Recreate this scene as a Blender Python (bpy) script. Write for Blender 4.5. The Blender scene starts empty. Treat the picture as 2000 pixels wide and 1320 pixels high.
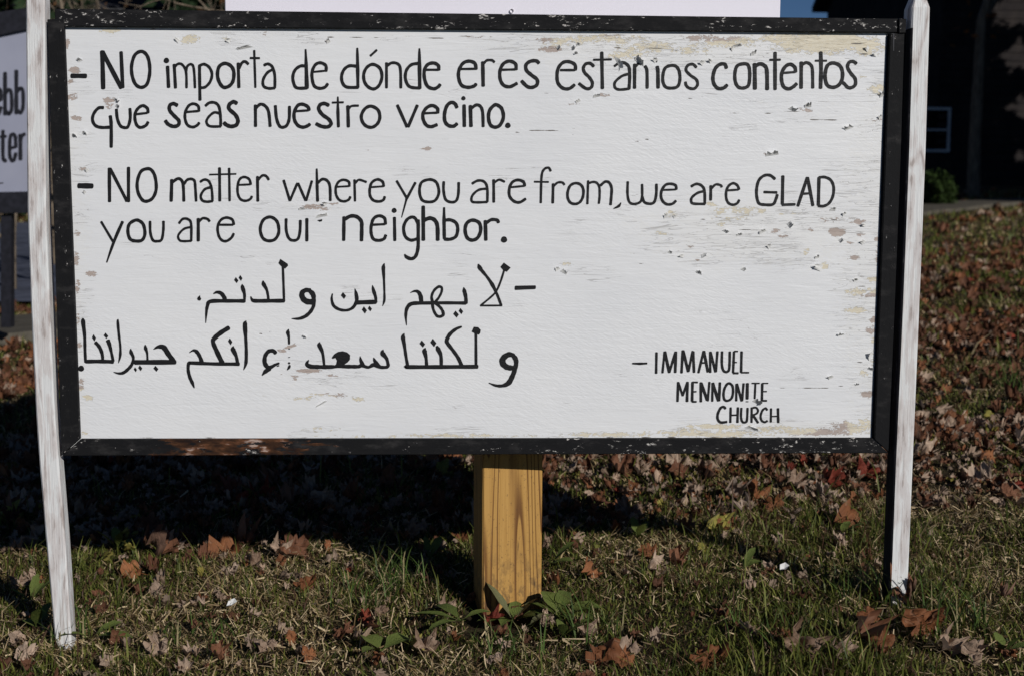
import bpy, math, random
import numpy as np
from mathutils import Vector, Matrix, Euler

# ------------------------------------------------------------------ camera
scene = bpy.context.scene
CAM = np.array([-0.0442, -1.9556, 0.6287]); YAW, PIT, ROL, FPX = 0.0456, 0.1088, -0.0057, 2600.0
def cam_axes():
    cy, sy = math.cos(YAW), math.sin(YAW)
    f = np.array([sy*math.cos(PIT), cy*math.cos(PIT), -math.sin(PIT)])
    r = np.array([cy, -sy, 0.0]); d = np.cross(f, r)
    c, s = math.cos(ROL), math.sin(ROL)
    return c*r+s*d, -s*r+c*d, f
AR, AD, AF = cam_axes()
cd = bpy.data.cameras.new('camera'); cam = bpy.data.objects.new('camera', cd)
scene.collection.objects.link(cam); scene.camera = cam
m = Matrix((( AR[0], -AD[0], -AF[0], CAM[0]), (AR[1], -AD[1], -AF[1], CAM[1]), (AR[2], -AD[2], -AF[2], CAM[2]), (0, 0, 0, 1)))
cam.matrix_world = m
cd.sensor_fit = 'HORIZONTAL'; cd.sensor_width = 22.3; cd.lens = 22.3*FPX/2000
cd.clip_start = 0.05; cd.clip_end = 500
cd.dof.use_dof = True; cd.dof.focus_distance = 1.98; cd.dof.aperture_fstop = 5.0

# ------------------------------------------------------------------ world and sun
SUN_AZ, SUN_EL = math.radians(33.0), math.radians(24.6)     # azimuth measured from the board's normal towards the right
sdir = Vector((math.sin(SUN_AZ)*math.cos(SUN_EL), -math.cos(SUN_AZ)*math.cos(SUN_EL), math.sin(SUN_EL)))
w = bpy.data.worlds.new('World'); scene.world = w; w.use_nodes = True
nt = w.node_tree; bg = nt.nodes['Background']
sky = nt.nodes.new('ShaderNodeTexSky'); sky.sky_type = 'NISHITA'; sky.sun_disc = False
sky.sun_elevation = SUN_EL; sky.sun_rotation = math.atan2(sdir.x, sdir.y)
sky.altitude = 1500; sky.air_density = 0.75; sky.dust_density = 0.0; sky.ozone_density = 6.0
nt.links.new(sky.outputs['Color'], bg.inputs['Color']); bg.inputs['Strength'].default_value = 0.05
sl = bpy.data.lights.new('sun', 'SUN'); sl.energy = 5.0; sl.angle = math.radians(0.5); sl.color = (1.0, 0.972, 0.93)
so = bpy.data.objects.new('sun', sl); scene.collection.objects.link(so)
so.rotation_euler = sdir.to_track_quat('Z', 'Y').to_euler(); so.location = (4, -5, 6)
scene.view_settings.view_transform = 'Standard'; scene.view_settings.look = 'None'
scene.view_settings.gamma = 1; scene.view_settings.exposure = -0.62; scene.view_settings.use_curve_mapping = False

# ------------------------------------------------------------------ helpers
rng = np.random.default_rng(7); random.seed(7)
COL = scene.collection
def ray(px, py): return AF + AR*((px-1000)/FPX) + AD*((py-660)/FPX)
def on_y(px, py, Y=0.0):
    v = ray(px, py); t = (Y-CAM[1])/v[1]; return CAM+v*t
def at_d(px, py, d): return CAM + ray(px, py)*d

def mat(name, rough=0.7, spec=0.3):
    M = bpy.data.materials.new(name); M.use_nodes = True
    n = M.node_tree; b = n.nodes['Principled BSDF']
    b.inputs['Roughness'].default_value = rough; b.inputs['Specular IOR Level'].default_value = spec
    return M, n, b
def N(n, t, **k):
    x = n.nodes.new(t)
    for a, v in k.items():
        if hasattr(x, a) and a != 'inputs': setattr(x, a, v)
    return x
def L(n, a, b): n.links.new(a, b)
def coords(n, scale=(1, 1, 1), loc=(0, 0, 0), kind='Object'):
    tc = N(n, 'ShaderNodeTexCoord'); mp = N(n, 'ShaderNodeMapping')
    mp.inputs['Scale'].default_value = scale; mp.inputs['Location'].default_value = loc
    L(n, tc.outputs[kind], mp.inputs['Vector']); return mp.outputs['Vector']
def noise(n, vec, scale=1.0, detail=4, rough=0.55, dist=0.0):
    x = N(n, 'ShaderNodeTexNoise'); x.inputs['Scale'].default_value = scale; x.inputs['Detail'].default_value = detail
    x.inputs['Roughness'].default_value = rough; x.inputs['Distortion'].default_value = dist
    if vec is not None: L(n, vec, x.inputs['Vector'])
    return x.outputs['Fac']
def mth(n, op, a, b=0.0, clamp=False):
    x = N(n, 'ShaderNodeMath'); x.operation = op; x.use_clamp = clamp
    for i, v in enumerate((a, b)):
        if isinstance(v, (int, float)): x.inputs[i].default_value = v
        else: L(n, v, x.inputs[i])
    return x.outputs[0]
def ramp(n, fac, stops):
    r = N(n, 'ShaderNodeValToRGB'); e = r.color_ramp.elements
    while len(e) < len(stops): e.new(0.5)
    for i, (p, c) in enumerate(stops):
        e[i].position = p; e[i].color = (*c, 1) if not isinstance(c, (int, float)) else (c, c, c, 1)
    L(n, fac, r.inputs['Fac']); return r.outputs['Color']
def sstep(n, v, lo, hi):
    x = N(n, 'ShaderNodeMapRange'); x.interpolation_type = 'SMOOTHSTEP'
    L(n, v, x.inputs['Value']); x.inputs['From Min'].default_value = lo; x.inputs['From Max'].default_value = hi
    return x.outputs['Result']
def mix(n, f, a, b):
    x = N(n, 'ShaderNodeMix'); x.data_type = 'RGBA'
    if isinstance(f, (int, float)): x.inputs[0].default_value = f
    else: L(n, f, x.inputs[0])
    for i, v in ((6, a), (7, b)):
        if isinstance(v, tuple): x.inputs[i].default_value = (*v, 1)
        else: L(n, v, x.inputs[i])
    return x.outputs[2]
def bump(n, b, h, strength=0.5, dist=0.001):
    x = N(n, 'ShaderNodeBump'); x.inputs['Strength'].default_value = strength; x.inputs['Distance'].default_value = dist
    L(n, h, x.inputs['Height']); L(n, x.outputs['Normal'], b.inputs['Normal'])
def attr(n, name):
    a = N(n, 'ShaderNodeAttribute'); a.attribute_name = name; return a

def add(name, verts, faces, material=None, parent=None, smooth=False, mats=None, fmat=None):
    me = bpy.data.meshes.new(name); me.from_pydata([tuple(map(float, v)) for v in verts], [], [tuple(f) for f in faces])
    if material is not None: me.materials.append(material)
    if smooth: me.polygons.foreach_set('use_smooth', [True]*len(me.polygons))
    me.update(); o = bpy.data.objects.new(name, me); COL.objects.link(o)
    if parent is not None: o.parent = parent
    return o
def add_np(name, V, F, material, parent=None, smooth=False):
    """V (n,3) array; F (m,k) array of equal-size faces"""
    me = bpy.data.meshes.new(name); k = F.shape[1]
    me.vertices.add(len(V)); me.vertices.foreach_set('co', V.astype(np.float32).ravel())
    me.loops.add(F.size); me.loops.foreach_set('vertex_index', F.astype(np.int32).ravel())
    me.polygons.add(len(F)); me.polygons.foreach_set('loop_start', np.arange(0, F.size, k, dtype=np.int32))
    try: me.polygons.foreach_set('loop_total', np.full(len(F), k, dtype=np.int32))
    except Exception: pass
    me.polygons.foreach_set('use_smooth', np.full(len(F), smooth, dtype=bool))
    me.materials.append(material); me.update(calc_edges=True)
    o = bpy.data.objects.new(name, me); COL.objects.link(o)
    if parent is not None: o.parent = parent
    return o
def col_attr(o, name, arr):
    a = o.data.attributes.new(name, 'FLOAT_COLOR', 'POINT')
    c = np.ones((len(arr), 4), np.float32); c[:, :arr.shape[1]] = arr; a.data.foreach_set('color', c.ravel())
def flt_attr(o, name, arr):
    a = o.data.attributes.new(name, 'FLOAT', 'POINT'); a.data.foreach_set('value', arr.astype(np.float32))
def tag(o, label=None, cat=None, group=None, kind=None):
    for k, v in (('label', label), ('category', cat), ('group', group), ('kind', kind)):
        if v: o[k] = v
    return o
def thing(name, label, cat, loc=(0, 0, 0), group=None):
    o = bpy.data.objects.new(name, None); COL.objects.link(o); o.location = loc; o.empty_display_size = 0.1
    return tag(o, label, cat, group)
def prism(name, quad0, quad1, material, parent=None, bevel=0.0, seg=1, cut=0):
    """box between two corresponding quads (world or parent coordinates)"""
    V = [Vector(q) for q in quad0]+[Vector(q) for q in quad1]
    o = add(name, V, [(0, 1, 2, 3), (7, 6, 5, 4), (0, 4, 5, 1), (1, 5, 6, 2), (2, 6, 7, 3), (3, 7, 4, 0)], material, parent)
    import bmesh
    bm = bmesh.new(); bm.from_mesh(o.data)
    bmesh.ops.recalc_face_normals(bm, faces=bm.faces[:])
    if bevel: bmesh.ops.bevel(bm, geom=bm.edges[:], offset=bevel, segments=seg, affect='EDGES', profile=0.6)
    bm.to_mesh(o.data); bm.free(); return o
def box(name, a, b, material, parent=None, bevel=0.0):
    x0, y0, z0 = a; x1, y1, z1 = b
    return prism(name, [(x0, y0, z0), (x1, y0, z0), (x1, y0, z1), (x0, y0, z1)], [(x0, y1, z0), (x1, y1, z0), (x1, y1, z1), (x0, y1, z1)], material, parent, bevel)

# numpy value noise
def vnoise(x, y, seed=0):
    xi = np.floor(x).astype(np.int64); yi = np.floor(y).astype(np.int64); fx = x-xi; fy = y-yi
    fx = fx*fx*(3-2*fx); fy = fy*fy*(3-2*fy)
    def h(i, j):
        n = (i*374761393+j*668265263+seed*1442695) & 0xffffffff; n = ((n ^ (n >> 13))*1274126177) & 0xffffffff
        return ((n ^ (n >> 16)) & 0xffff)/65535.0
    return (h(xi, yi)*(1-fx)+h(xi+1, yi)*fx)*(1-fy)+(h(xi, yi+1)*(1-fx)+h(xi+1, yi+1)*fx)*fy
def fbm(x, y, o=4, seed=0):
    s = 0; a = 0.5
    for k in range(o): s = s+a*vnoise(x*2**k, y*2**k, seed+k); a *= 0.5
    return s

# ------------------------------------------------------------------ ground height
zl = on_y(128, 1262)[2]; zr = on_y(1755, 1170)[2]; xl = on_y(128, 1262)[0]; xr = on_y(1755, 1182)[0]
SLX = (zr-zl)/(xr-xl); Z0 = zl-SLX*xl
def gh(X, Y):
    X = np.asarray(X, float); Y = np.asarray(Y, float)
    z = Z0 + SLX*2.5*np.tanh(X/2.5)
    z = z + 0.020*np.maximum(Y, 0) + 0.10*np.clip((Y-12)/12, 0, 1)**1.3*(Y > 12)*2.0
    z = z + 0.06*np.minimum(Y, 0)
    near = np.exp(-(X**2+Y**2)/60.0)
    z = z + (fbm(X*1.7+9, Y*1.7+4, 3, 3)-0.44)*0.05*np.clip(np.abs(Y)*1.2+0.2, 0, 1)
    z = z + (fbm(X*9, Y*9, 2, 5)-0.37)*0.012*near
    z = z - 0.020*np.exp(-((X-0.04)**2+(Y-0.03)**2)/0.011)
    return z
def on_ground(px, py):
    v = ray(px, py); t = 0.9
    for _ in range(4000):
        p = CAM+v*t
        if p[2] < gh(p[0], p[1]): break
        t += 0.004*t
    return p

# ------------------------------------------------------------------ materials
# soil under the grass
MS, n, b = mat('soil', 0.95, 0.1)
v = coords(n, (1, 1, 1)); f = noise(n, v, 35, 6)
L(n, ramp(n, f, [(0.3, (0.018, 0.013, 0.008)), (0.55, (0.045, 0.034, 0.018)), (0.75, (0.06, 0.055, 0.025))]), b.inputs['Base Color'])
bump(n, b, noise(n, v, 120, 5), 0.9, 0.01)
# grass
MG, n, b = mat('grass_blades', 0.55, 0.25)
a = attr(n, 'tint'); L(n, a.outputs['Color'], b.inputs['Base Color'])
b.inputs['Subsurface Weight'].default_value = 0.0
tr = N(n, 'ShaderNodeBsdfTranslucent'); L(n, a.outputs['Color'], tr.inputs['Color'])
ms = N(n, 'ShaderNodeMixShader'); ms.inputs[0].default_value = 0.25
L(n, b.outputs[0], ms.inputs[1]); L(n, tr.outputs[0], ms.inputs[2]); L(n, ms.outputs[0], n.nodes['Material Output'].inputs['Surface'])

def leaf_material(name, c1, c2, back, attrib=False):
    M, n, b = mat(name, 0.65, 0.2)
    v = coords(n, (1, 1, 1), kind='UV')
    f = noise(n, v, 3.0, 6)
    oi = N(n, 'ShaderNodeObjectInfo')
    f2 = mth(n, 'ADD', f, mth(n, 'MULTIPLY', mth(n, 'SUBTRACT', oi.outputs['Random'], 0.5), 0.5))
    base = ramp(n, f2, [(0.25, c1), (0.75, c2)])
    # veins fan out from the stalk: stripes in the angle and feather lines across
    sx = N(n, 'ShaderNodeSeparateXYZ'); L(n, v, sx.inputs[0])
    ang = mth(n, 'ARCTAN2', sx.outputs[0], mth(n, 'ADD', sx.outputs[1], 0.55))
    vein = mth(n, 'ABSOLUTE', mth(n, 'SINE', mth(n, 'MULTIPLY', ang, 4.6)))
    vm = sstep(n, vein, 0.0, 0.16)
    base = mix(n, vm, mix(n, 0.45, base, back), base)
    geo = N(n, 'ShaderNodeNewGeometry')
    base = mix(n, geo.outputs['Backfacing'], base, mix(n, 0.7, base, back))
    if attrib:
        a = attr(n, 'tint'); mm = N(n, 'ShaderNodeMix'); mm.data_type = 'RGBA'; mm.blend_type = 'MULTIPLY'; mm.inputs[0].default_value = 1
        L(n, base, mm.inputs[6]); L(n, a.outputs['Color'], mm.inputs[7]); base = mm.outputs[2]
    L(n, base, b.inputs['Base Color'])
    bump(n, b, mth(n, 'ADD', mth(n, 'MULTIPLY', vm, 0.5), noise(n, v, 9, 4)), 0.6, 0.004)
    tr = N(n, 'ShaderNodeBsdfTranslucent'); L(n, base, tr.inputs['Color'])
    ms = N(n, 'ShaderNodeMixShader'); ms.inputs[0].default_value = 0.15
    L(n, b.outputs[0], ms.inputs[1]); L(n, tr.outputs[0], ms.inputs[2]); L(n, ms.outputs[0], n.nodes['Material Output'].inputs['Surface'])
    return M
ML = {
 'tan':    leaf_material('leaf_tan', (0.19, 0.12, 0.08), (0.50, 0.37, 0.275), (0.44, 0.34, 0.27)),
 'orange': leaf_material('leaf_orange', (0.15, 0.055, 0.022), (0.34, 0.14, 0.06), (0.27, 0.16, 0.10)),
 'brown':  leaf_material('leaf_brown', (0.09, 0.035, 0.018), (0.22, 0.10, 0.055), (0.24, 0.15, 0.11)),
 'red':    leaf_material('leaf_red', (0.13, 0.022, 0.014), (0.26, 0.06, 0.032), (0.20, 0.08, 0.055)),
 'yellow': leaf_material('leaf_yellow', (0.16, 0.16, 0.035), (0.36, 0.30, 0.07), (0.30, 0.28, 0.11)),
}
MLT = leaf_material('leaf_litter', (0.75, 0.75, 0.75), (1.0, 1.0, 1.0), (1.0, 0.95, 0.9), True)
MWL = leaf_material('weed_leaf', (0.04, 0.065, 0.014), (0.13, 0.15, 0.032), (0.16, 0.20, 0.05))
MWR = leaf_material('weed_leaf_purple', (0.05, 0.03, 0.02), (0.10, 0.055, 0.04), (0.20, 0.22, 0.10))

# white peeling paint on the board: fields painted as vertex data, edges broken by fine noise in the shader
MB_, n, b = mat('peeling_white_paint', 0.42, 0.35)
tc = N(n, 'ShaderNodeTexCoord')
def mapv(sc, loc=(0, 0, 0)):
    mp = N(n, 'ShaderNodeMapping'); mp.inputs['Scale'].default_value = sc; mp.inputs['Location'].default_value = loc
    L(n, tc.outputs['Object'], mp.inputs['Vector']); return mp.outputs['Vector']
def board_relief(n, mapv):
    grain = noise(n, mapv((14, 1, 130)), 1.0, 5, 0.62, 1.0)
    brush = noise(n, mapv((45, 1, 330)), 1.0, 3, 0.6, 0.8)
    lump = noise(n, mapv((30, 1, 60)), 1.0, 3)
    tcx = N(n, 'ShaderNodeTexCoord'); mr = N(n, 'ShaderNodeMapping'); mr.inputs['Rotation'].default_value = (0, math.radians(-24), 0); L(n, tcx.outputs['Object'], mr.inputs['Vector'])
    mr2 = N(n, 'ShaderNodeMapping'); mr2.inputs['Scale'].default_value = (75, 1, 290); L(n, mr.outputs['Vector'], mr2.inputs['Vector'])
    wr1 = noise(n, mr2.outputs['Vector'], 1.0, 3, 0.6, 0.5)
    side = sstep(n, noise(n, mapv((2.2, 1, 4.0), (2, 0, 1)), 1.0, 2), 0.42, 0.62)
    wrk = mth(n, 'MULTIPLY', wr1, mth(n, 'MULTIPLY', side, 0.8))
    return mth(n, 'ADD', mth(n, 'ADD', mth(n, 'MULTIPLY', grain, 0.9), mth(n, 'MULTIPLY', brush, 0.25)), mth(n, 'ADD', mth(n, 'MULTIPLY', lump, 0.8), wrk))
rel = board_relief(n, mapv)
pe = attr(n, 'peel').outputs['Fac']; wr = attr(n, 'wear').outputs['Fac']; cr = attr(n, 'cream').outputs['Fac']; cl = attr(n, 'crack').outputs['Fac']
e1 = noise(n, mapv((48, 1, 130), (3, 0, 8)), 1.0, 6, 0.66, 0.4)
e2 = noise(n, mapv((160, 1, 420), (5, 0, 1)), 1.0, 3, 0.6)
e3 = noise(n, mapv((130, 1, 250), (1, 0, 4)), 1.0, 4, 0.6, 1.2)
edge = mth(n, 'ADD', mth(n, 'MULTIPLY', mth(n, 'SUBTRACT', e1, 0.5), 1.7), mth(n, 'ADD', mth(n, 'MULTIPLY', mth(n, 'SUBTRACT', e3, 0.5), 2.2), mth(n, 'MULTIPLY', mth(n, 'SUBTRACT', e2, 0.5), 0.5)))
pv = mth(n, 'ADD', pe, edge)
pm = sstep(n, pv, 0.50, 0.53)
rim = mth(n, 'MULTIPLY', sstep(n, pv, 0.44, 0.50), mth(n, 'SUBTRACT', 1.0, pm))
# cracks: thin lines where a stretched noise crosses a level, only where worn
c1 = noise(n, mapv((3.0, 1, 70), (0, 0, 3)), 1.0, 4, 0.55, 0.7)
c2 = noise(n, mapv((10, 1, 110), (7, 0, 5)), 1.0, 3, 0.55, 1.0)
gate = noise(n, mapv((9, 1, 24), (4, 0, 9)), 1.0, 2)
def line(f, wd):
    d = mth(n, 'ABSOLUTE', mth(n, 'SUBTRACT', f, 0.5)); return mth(n, 'SUBTRACT', 1.0, sstep(n, d, 0.0, wd))
g1 = sstep(n, mth(n, 'ADD', gate, mth(n, 'MULTIPLY', wr, 0.30)), 0.62, 0.70)
g2 = sstep(n, mth(n, 'ADD', gate, mth(n, 'MULTIPLY', wr, 0.36)), 0.70, 0.80)
ck = mth(n, 'ADD', mth(n, 'MULTIPLY', line(c1, 0.007), g1), mth(n, 'MULTIPLY', line(c2, 0.010), g2), True)
ck = mth(n, 'MULTIPLY', ck, 0.40)
ck = mth(n, 'MAXIMUM', ck, sstep(n, mth(n, 'ADD', cl, mth(n, 'MULTIPLY', mth(n, 'SUBTRACT', e1, 0.5), 0.9)), 0.55, 0.75))
white = ramp(n, noise(n, mapv((4, 1, 9)), 1.0, 4), [(0.3, (0.74, 0.745, 0.76)), (0.7, (0.80, 0.80, 0.805))])
tint2 = mix(n, sstep(n, mth(n, 'ADD', cr, mth(n, 'MULTIPLY', edge, 0.3)), 0.45, 0.62), (0.45, 0.375, 0.335), ramp(n, e2, [(0.3, (0.66, 0.58, 0.43)), (0.7, (0.74, 0.69, 0.57))]))
# translucent thin paint round the worn places (older cream coat showing)
thin = sstep(n, mth(n, 'ADD', wr, mth(n, 'MULTIPLY', edge, 0.9)), 0.62, 0.85)
c = mix(n, mth(n, 'MULTIPLY', thin, 0.15), white, (0.74, 0.71, 0.63))
c = mix(n, pm, c, tint2)
c = mix(n, ck, c, (0.16, 0.14, 0.125))
L(n, c, b.inputs['Base Color'])
h = mth(n, 'SUBTRACT', mth(n, 'ADD', rel, mth(n, 'MULTIPLY', rim, 0.35)), mth(n, 'ADD', mth(n, 'MULTIPLY', pm, 0.9), mth(n, 'MULTIPLY', ck, 1.2)))
bump(n, b, h, 0.55, 0.0011)

# black lettering paint lies on the same relief
MK, n, b = mat('black_lettering_paint', 0.5, 0.22)
tc = N(n, 'ShaderNodeTexCoord')
def mapv(sc, loc=(0, 0, 0)):
    mp = N(n, 'ShaderNodeMapping'); mp.inputs['Scale'].default_value = sc; mp.inputs['Location'].default_value = loc
    L(n, tc.outputs['Object'], mp.inputs['Vector']); return mp.outputs['Vector']
rel = board_relief(n, mapv)
sp = sstep(n, noise(n, mapv((25, 1, 420), (2, 0, 6)), 1.0, 4, 0.7), 0.71, 0.78)
L(n, mix(n, mth(n, 'MULTIPLY', sp, 0.35), (0.012, 0.012, 0.013), (0.35, 0.34, 0.33)), b.inputs['Base Color'])
bump(n, b, rel, 0.6, 0.0011)

# worn black frame paint
def black_frame(name, along, worn=0.0, brown=False):
    M, n, b = mat(name, 0.65, 0.08)
    s = (75, 60, 190) if along == 'x' else (190, 60, 75)
    v = coords(n, s); sp = noise(n, v, 1.0, 7, 0.72, 0.4)
    big = noise(n, coords(n, (5, 5, 9)), 1.0, 3)
    chip = sstep(n, mth(n, 'ADD', sp, mth(n, 'MULTIPLY', mth(n, 'SUBTRACT', big, 0.5), 0.35)), 0.655-worn, 0.69-worn)
    c = mix(n, chip, (0.011, 0.011, 0.012), (0.55, 0.52, 0.49))
    fade = sstep(n, noise(n, coords(n, (30, 30, 60), (4, 2, 1)), 1.0, 6, 0.65), 0.5-worn, 0.75)
    c = mix(n, mth(n, 'MULTIPLY', fade, 0.07), c, (0.30, 0.28, 0.27))
    if brown:
        a = attr(n, 'bare').outputs['Fac']
        bm_ = sstep(n, mth(n, 'ADD', a, mth(n, 'MULTIPLY', mth(n, 'SUBTRACT', noise(n, coords(n, (25, 25, 90), (1, 7, 3)), 1.0, 6, 0.7), 0.5), 2.6)), 0.86, 0.95)
        bc = ramp(n, noise(n, coords(n, (40, 40, 120)), 1.0, 4), [(0.35, (0.02, 0.011, 0.009)), (0.52, (0.055, 0.026, 0.014)), (0.62, (0.13, 0.055, 0.028)), (0.70, (0.42, 0.31, 0.26))])
        c = mix(n, bm_, c, bc)
    L(n, c, b.inputs['Base Color']); bump(n, b, mth(n, 'ADD', sp, mth(n, 'MULTIPLY', chip, -0.4)), 0.6, 0.0012)
    return M
MFT = black_frame('black_paint_top', 'x', 0.045); MFB = black_frame('black_paint_bottom', 'x', 0.02, True)
MFL = black_frame('black_paint_left', 'z', 0.015); MFR = black_frame('black_paint_right', 'z', 0.0)

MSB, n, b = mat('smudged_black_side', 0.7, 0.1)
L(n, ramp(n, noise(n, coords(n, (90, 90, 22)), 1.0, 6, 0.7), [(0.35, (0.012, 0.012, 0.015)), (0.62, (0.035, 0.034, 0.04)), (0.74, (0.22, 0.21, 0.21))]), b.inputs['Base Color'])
# whitewashed pine stake: raised grain shows pinkish grey where the wash has thinned
def stake_mat(name, seed):
    M, n, b = mat(name, 0.6, 0.25)
    f0 = noise(n, coords(n, (22, 22, 4.5), (seed, seed*0.3, seed*1.7)), 1.0, 2, 0.45, 0.35)
    g = mth(n, 'ADD', mth(n, 'MULTIPLY', mth(n, 'SINE', mth(n, 'MULTIPLY', f0, 42.0)), 0.5), 0.5)
    fine = noise(n, coords(n, (420, 420, 12)), 1.0, 4, 0.6)
    mott = noise(n, coords(n, (75, 75, 16), (seed, 0, 2)), 1.0, 6, 0.68)
    q = mth(n, 'ADD', mth(n, 'MULTIPLY', g, 0.20), mth(n, 'ADD', mth(n, 'MULTIPLY', fine, 0.42), mth(n, 'MULTIPLY', mott, 0.95)))
    c = ramp(n, q, [(0.73, (0.72, 0.72, 0.715)), (0.77, (0.66, 0.635, 0.625)), (0.90, (0.59, 0.55, 0.535)), (0.98, (0.40, 0.35, 0.33))])
    dirt = sstep(n, noise(n, coords(n, (80, 80, 30), (1, seed, 3)), 1.0, 5), 0.62, 0.78)
    c = mix(n, mth(n, 'MULTIPLY', dirt, 0.25), c, (0.40, 0.34, 0.28))
    sz = N(n, 'ShaderNodeSeparateXYZ'); tcc = N(n, 'ShaderNodeTexCoord'); L(n, tcc.outputs['Object'], sz.inputs[0])
    mud = mth(n, 'MULTIPLY', mth(n, 'SUBTRACT', 1.0, sstep(n, mth(n, 'ADD', sz.outputs[2], mth(n, 'MULTIPLY', mott, 0.05)), 0.02, 0.13)), sstep(n, fine, 0.45, 0.62))
    c = mix(n, mth(n, 'MULTIPLY', mud, 0.45), c, (0.20, 0.14, 0.09))
    L(n, c, b.inputs['Base Color']); bump(n, b, mth(n, 'ADD', q, fine), 0.6, 0.0015)
    return M
MSL = stake_mat('whitewashed_pine_left', 1.3); MSR = stake_mat('whitewashed_pine_right', 6.1)

# treated pine post
MP, n, b = mat('treated_pine', 0.6, 0.25)
tcp = N(n, 'ShaderNodeTexCoord')
f0 = noise(n, coords(n, (13, 13, 0.55), (3.1, 0.2, 0.4)), 1.0, 2, 0.4, 0.25)
gr = mth(n, 'FRACT', mth(n, 'MULTIPLY', f0, 27.0))
wdt = noise(n, coords(n, (40, 40, 1.2), (7, 0, 0)), 1.0, 2)
lat = mth(n, 'MULTIPLY', sstep(n, gr, 0.62, 0.93), mth(n, 'SUBTRACT', 1.0, sstep(n, gr, 0.95, 1.0)))
lat = mth(n, 'MULTIPLY', lat, sstep(n, wdt, 0.25, 0.50))
fine = noise(n, coords(n, (500, 500, 9)), 1.0, 4, 0.6)
spk = sstep(n, noise(n, coords(n, (330, 330, 200)), 1.0, 3, 0.7), 0.60, 0.68)
c = ramp(n, fine, [(0.35, (0.42, 0.225, 0.058)), (0.65, (0.52, 0.295, 0.085))])
c = mix(n, mth(n, 'MULTIPLY', lat, 0.92), c, (0.125, 0.048, 0.014))
c = mix(n, mth(n, 'MULTIPLY', spk, 0.6), c, (0.10, 0.055, 0.03))
szp = N(n, 'ShaderNodeSeparateXYZ'); L(n, tcp.outputs['Object'], szp.inputs[0])
mudn = noise(n, coords(n, (90, 90, 45)), 1.0, 5, 0.7)
mud = mth(n, 'MULTIPLY', mth(n, 'SUBTRACT', 1.0, sstep(n, szp.outputs[2], 0.0, 0.15)), sstep(n, mudn, 0.46, 0.6))
chk = mth(n, 'MULTIPLY', sstep(n, noise(n, coords(n, (160, 160, 16), (2, 5, 1)), 1.0, 3, 0.6), 0.68, 0.72), mth(n, 'SUBTRACT', 1.0, sstep(n, szp.outputs[2], 0.05, 0.2)))
c = mix(n, mth(n, 'MULTIPLY', chk, 0.8), c, (0.05, 0.03, 0.02))
c = mix(n, mth(n, 'MULTIPLY', mud, 0.65), c, (0.07, 0.045, 0.03))
L(n, c, b.inputs['Base Color']); bump(n, b, mth(n, 'ADD', fine, mth(n, 'MULTIPLY', lat, -0.8)), 0.5, 0.001)

MW, n, b = mat('smooth_white_sheet', 0.5, 0.4)
L(n, ramp(n, noise(n, coords(n, (3, 3, 3)), 1.0, 3), [(0.3, (0.80, 0.77, 0.84)), (0.7, (0.83, 0.80, 0.87))]), b.inputs['Base Color'])
MDK, n, b = mat('black_smooth_paint', 0.5, 0.3)
L(n, ramp(n, noise(n, coords(n, (40, 40, 40)), 1.0, 4), [(0.3, (0.008, 0.008, 0.011)), (0.7, (0.02, 0.02, 0.028))]), b.inputs['Base Color'])

# ------------------------------------------------------------------ ground, path, far setting
def axis(lims):
    out = []
    for a0, a1, st in lims: out += list(np.arange(a0, a1, st))
    return np.array(out+[lims[-1][1]])
gx = axis([(-90, -20, 5), (-20, -4, 0.8), (-4, -1.8, 0.12), (-1.8, 2.2, 0.03), (2.2, 5, 0.12), (5, 20, 0.8), (20, 90, 5)])
gy = axis([(-20, -4, 1.5), (-4, -0.8, 0.15), (-0.8, 2.5, 0.03), (2.5, 7, 0.12), (7, 40, 0.8), (40, 140, 6)])
GX, GY = np.meshgrid(gx, gy); V = np.stack([GX, GY, gh(GX, GY)], -1).reshape(-1, 3)
nx, ny = len(gx), len(gy); I = (np.arange(ny-1)[:, None]*nx+np.arange(nx-1)[None, :]).ravel()
ground = add_np('ground', V, np.stack([I, I+1, I+nx+1, I+nx], 1), MS, smooth=True); tag(ground, kind='structure')

MPA, n, b = mat('worn_concrete', 0.9, 0.1)
v = coords(n, (1, 1, 1)); L(n, ramp(n, noise(n, v, 12, 6), [(0.3, (0.07, 0.063, 0.05)), (0.7, (0.13, 0.115, 0.092))]), b.inputs['Base Color'])
bump(n, b, noise(n, v, 60, 5), 0.5, 0.004)
# the path crosses behind the signs, near on the left and far on the right
pathc = [(-9, 1.4), (-5, 2.7), (-2.3, 3.9), (0.5, 6.3), (3.0, 10.0), (5.5, 14.2), (9.5, 18.0), (18, 21.5), (34, 25)]
def path_pt(i):
    t = i/40*(len(pathc)-1); k = min(int(t), len(pathc)-2); u = t-k
    P = [np.array(pathc[max(0, min(len(pathc)-1, k+j))], float) for j in (-1, 0, 1, 2)]
    return 0.5*((2*P[1])+(-P[0]+P[2])*u+(2*P[0]-5*P[1]+4*P[2]-P[3])*u*u+(-P[0]+3*P[1]-3*P[2]+P[3])*u**3)
PP = np.array([path_pt(i) for i in range(41)])
TT = np.gradient(PP, axis=0); TT /= np.linalg.norm(TT, axis=1)[:, None]; NN = np.stack([TT[:, 1], -TT[:, 0]], 1)
V = []; F = []
for i in range(41):
    for s, dz in ((-0.4, -0.05), (-0.4, 0.05), (0.4, 0.05), (0.4, -0.05)):
        q = PP[i]+NN[i]*s; V.append((q[0], q[1], float(gh(q[0], q[1]))+dz))
for i in range(40):
    for j in range(3): F.append((4*i+j, 4*i+j+1, 4*i+5+j, 4*i+4+j))
tag(add('path', V, F, MPA), kind='structure')
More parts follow.
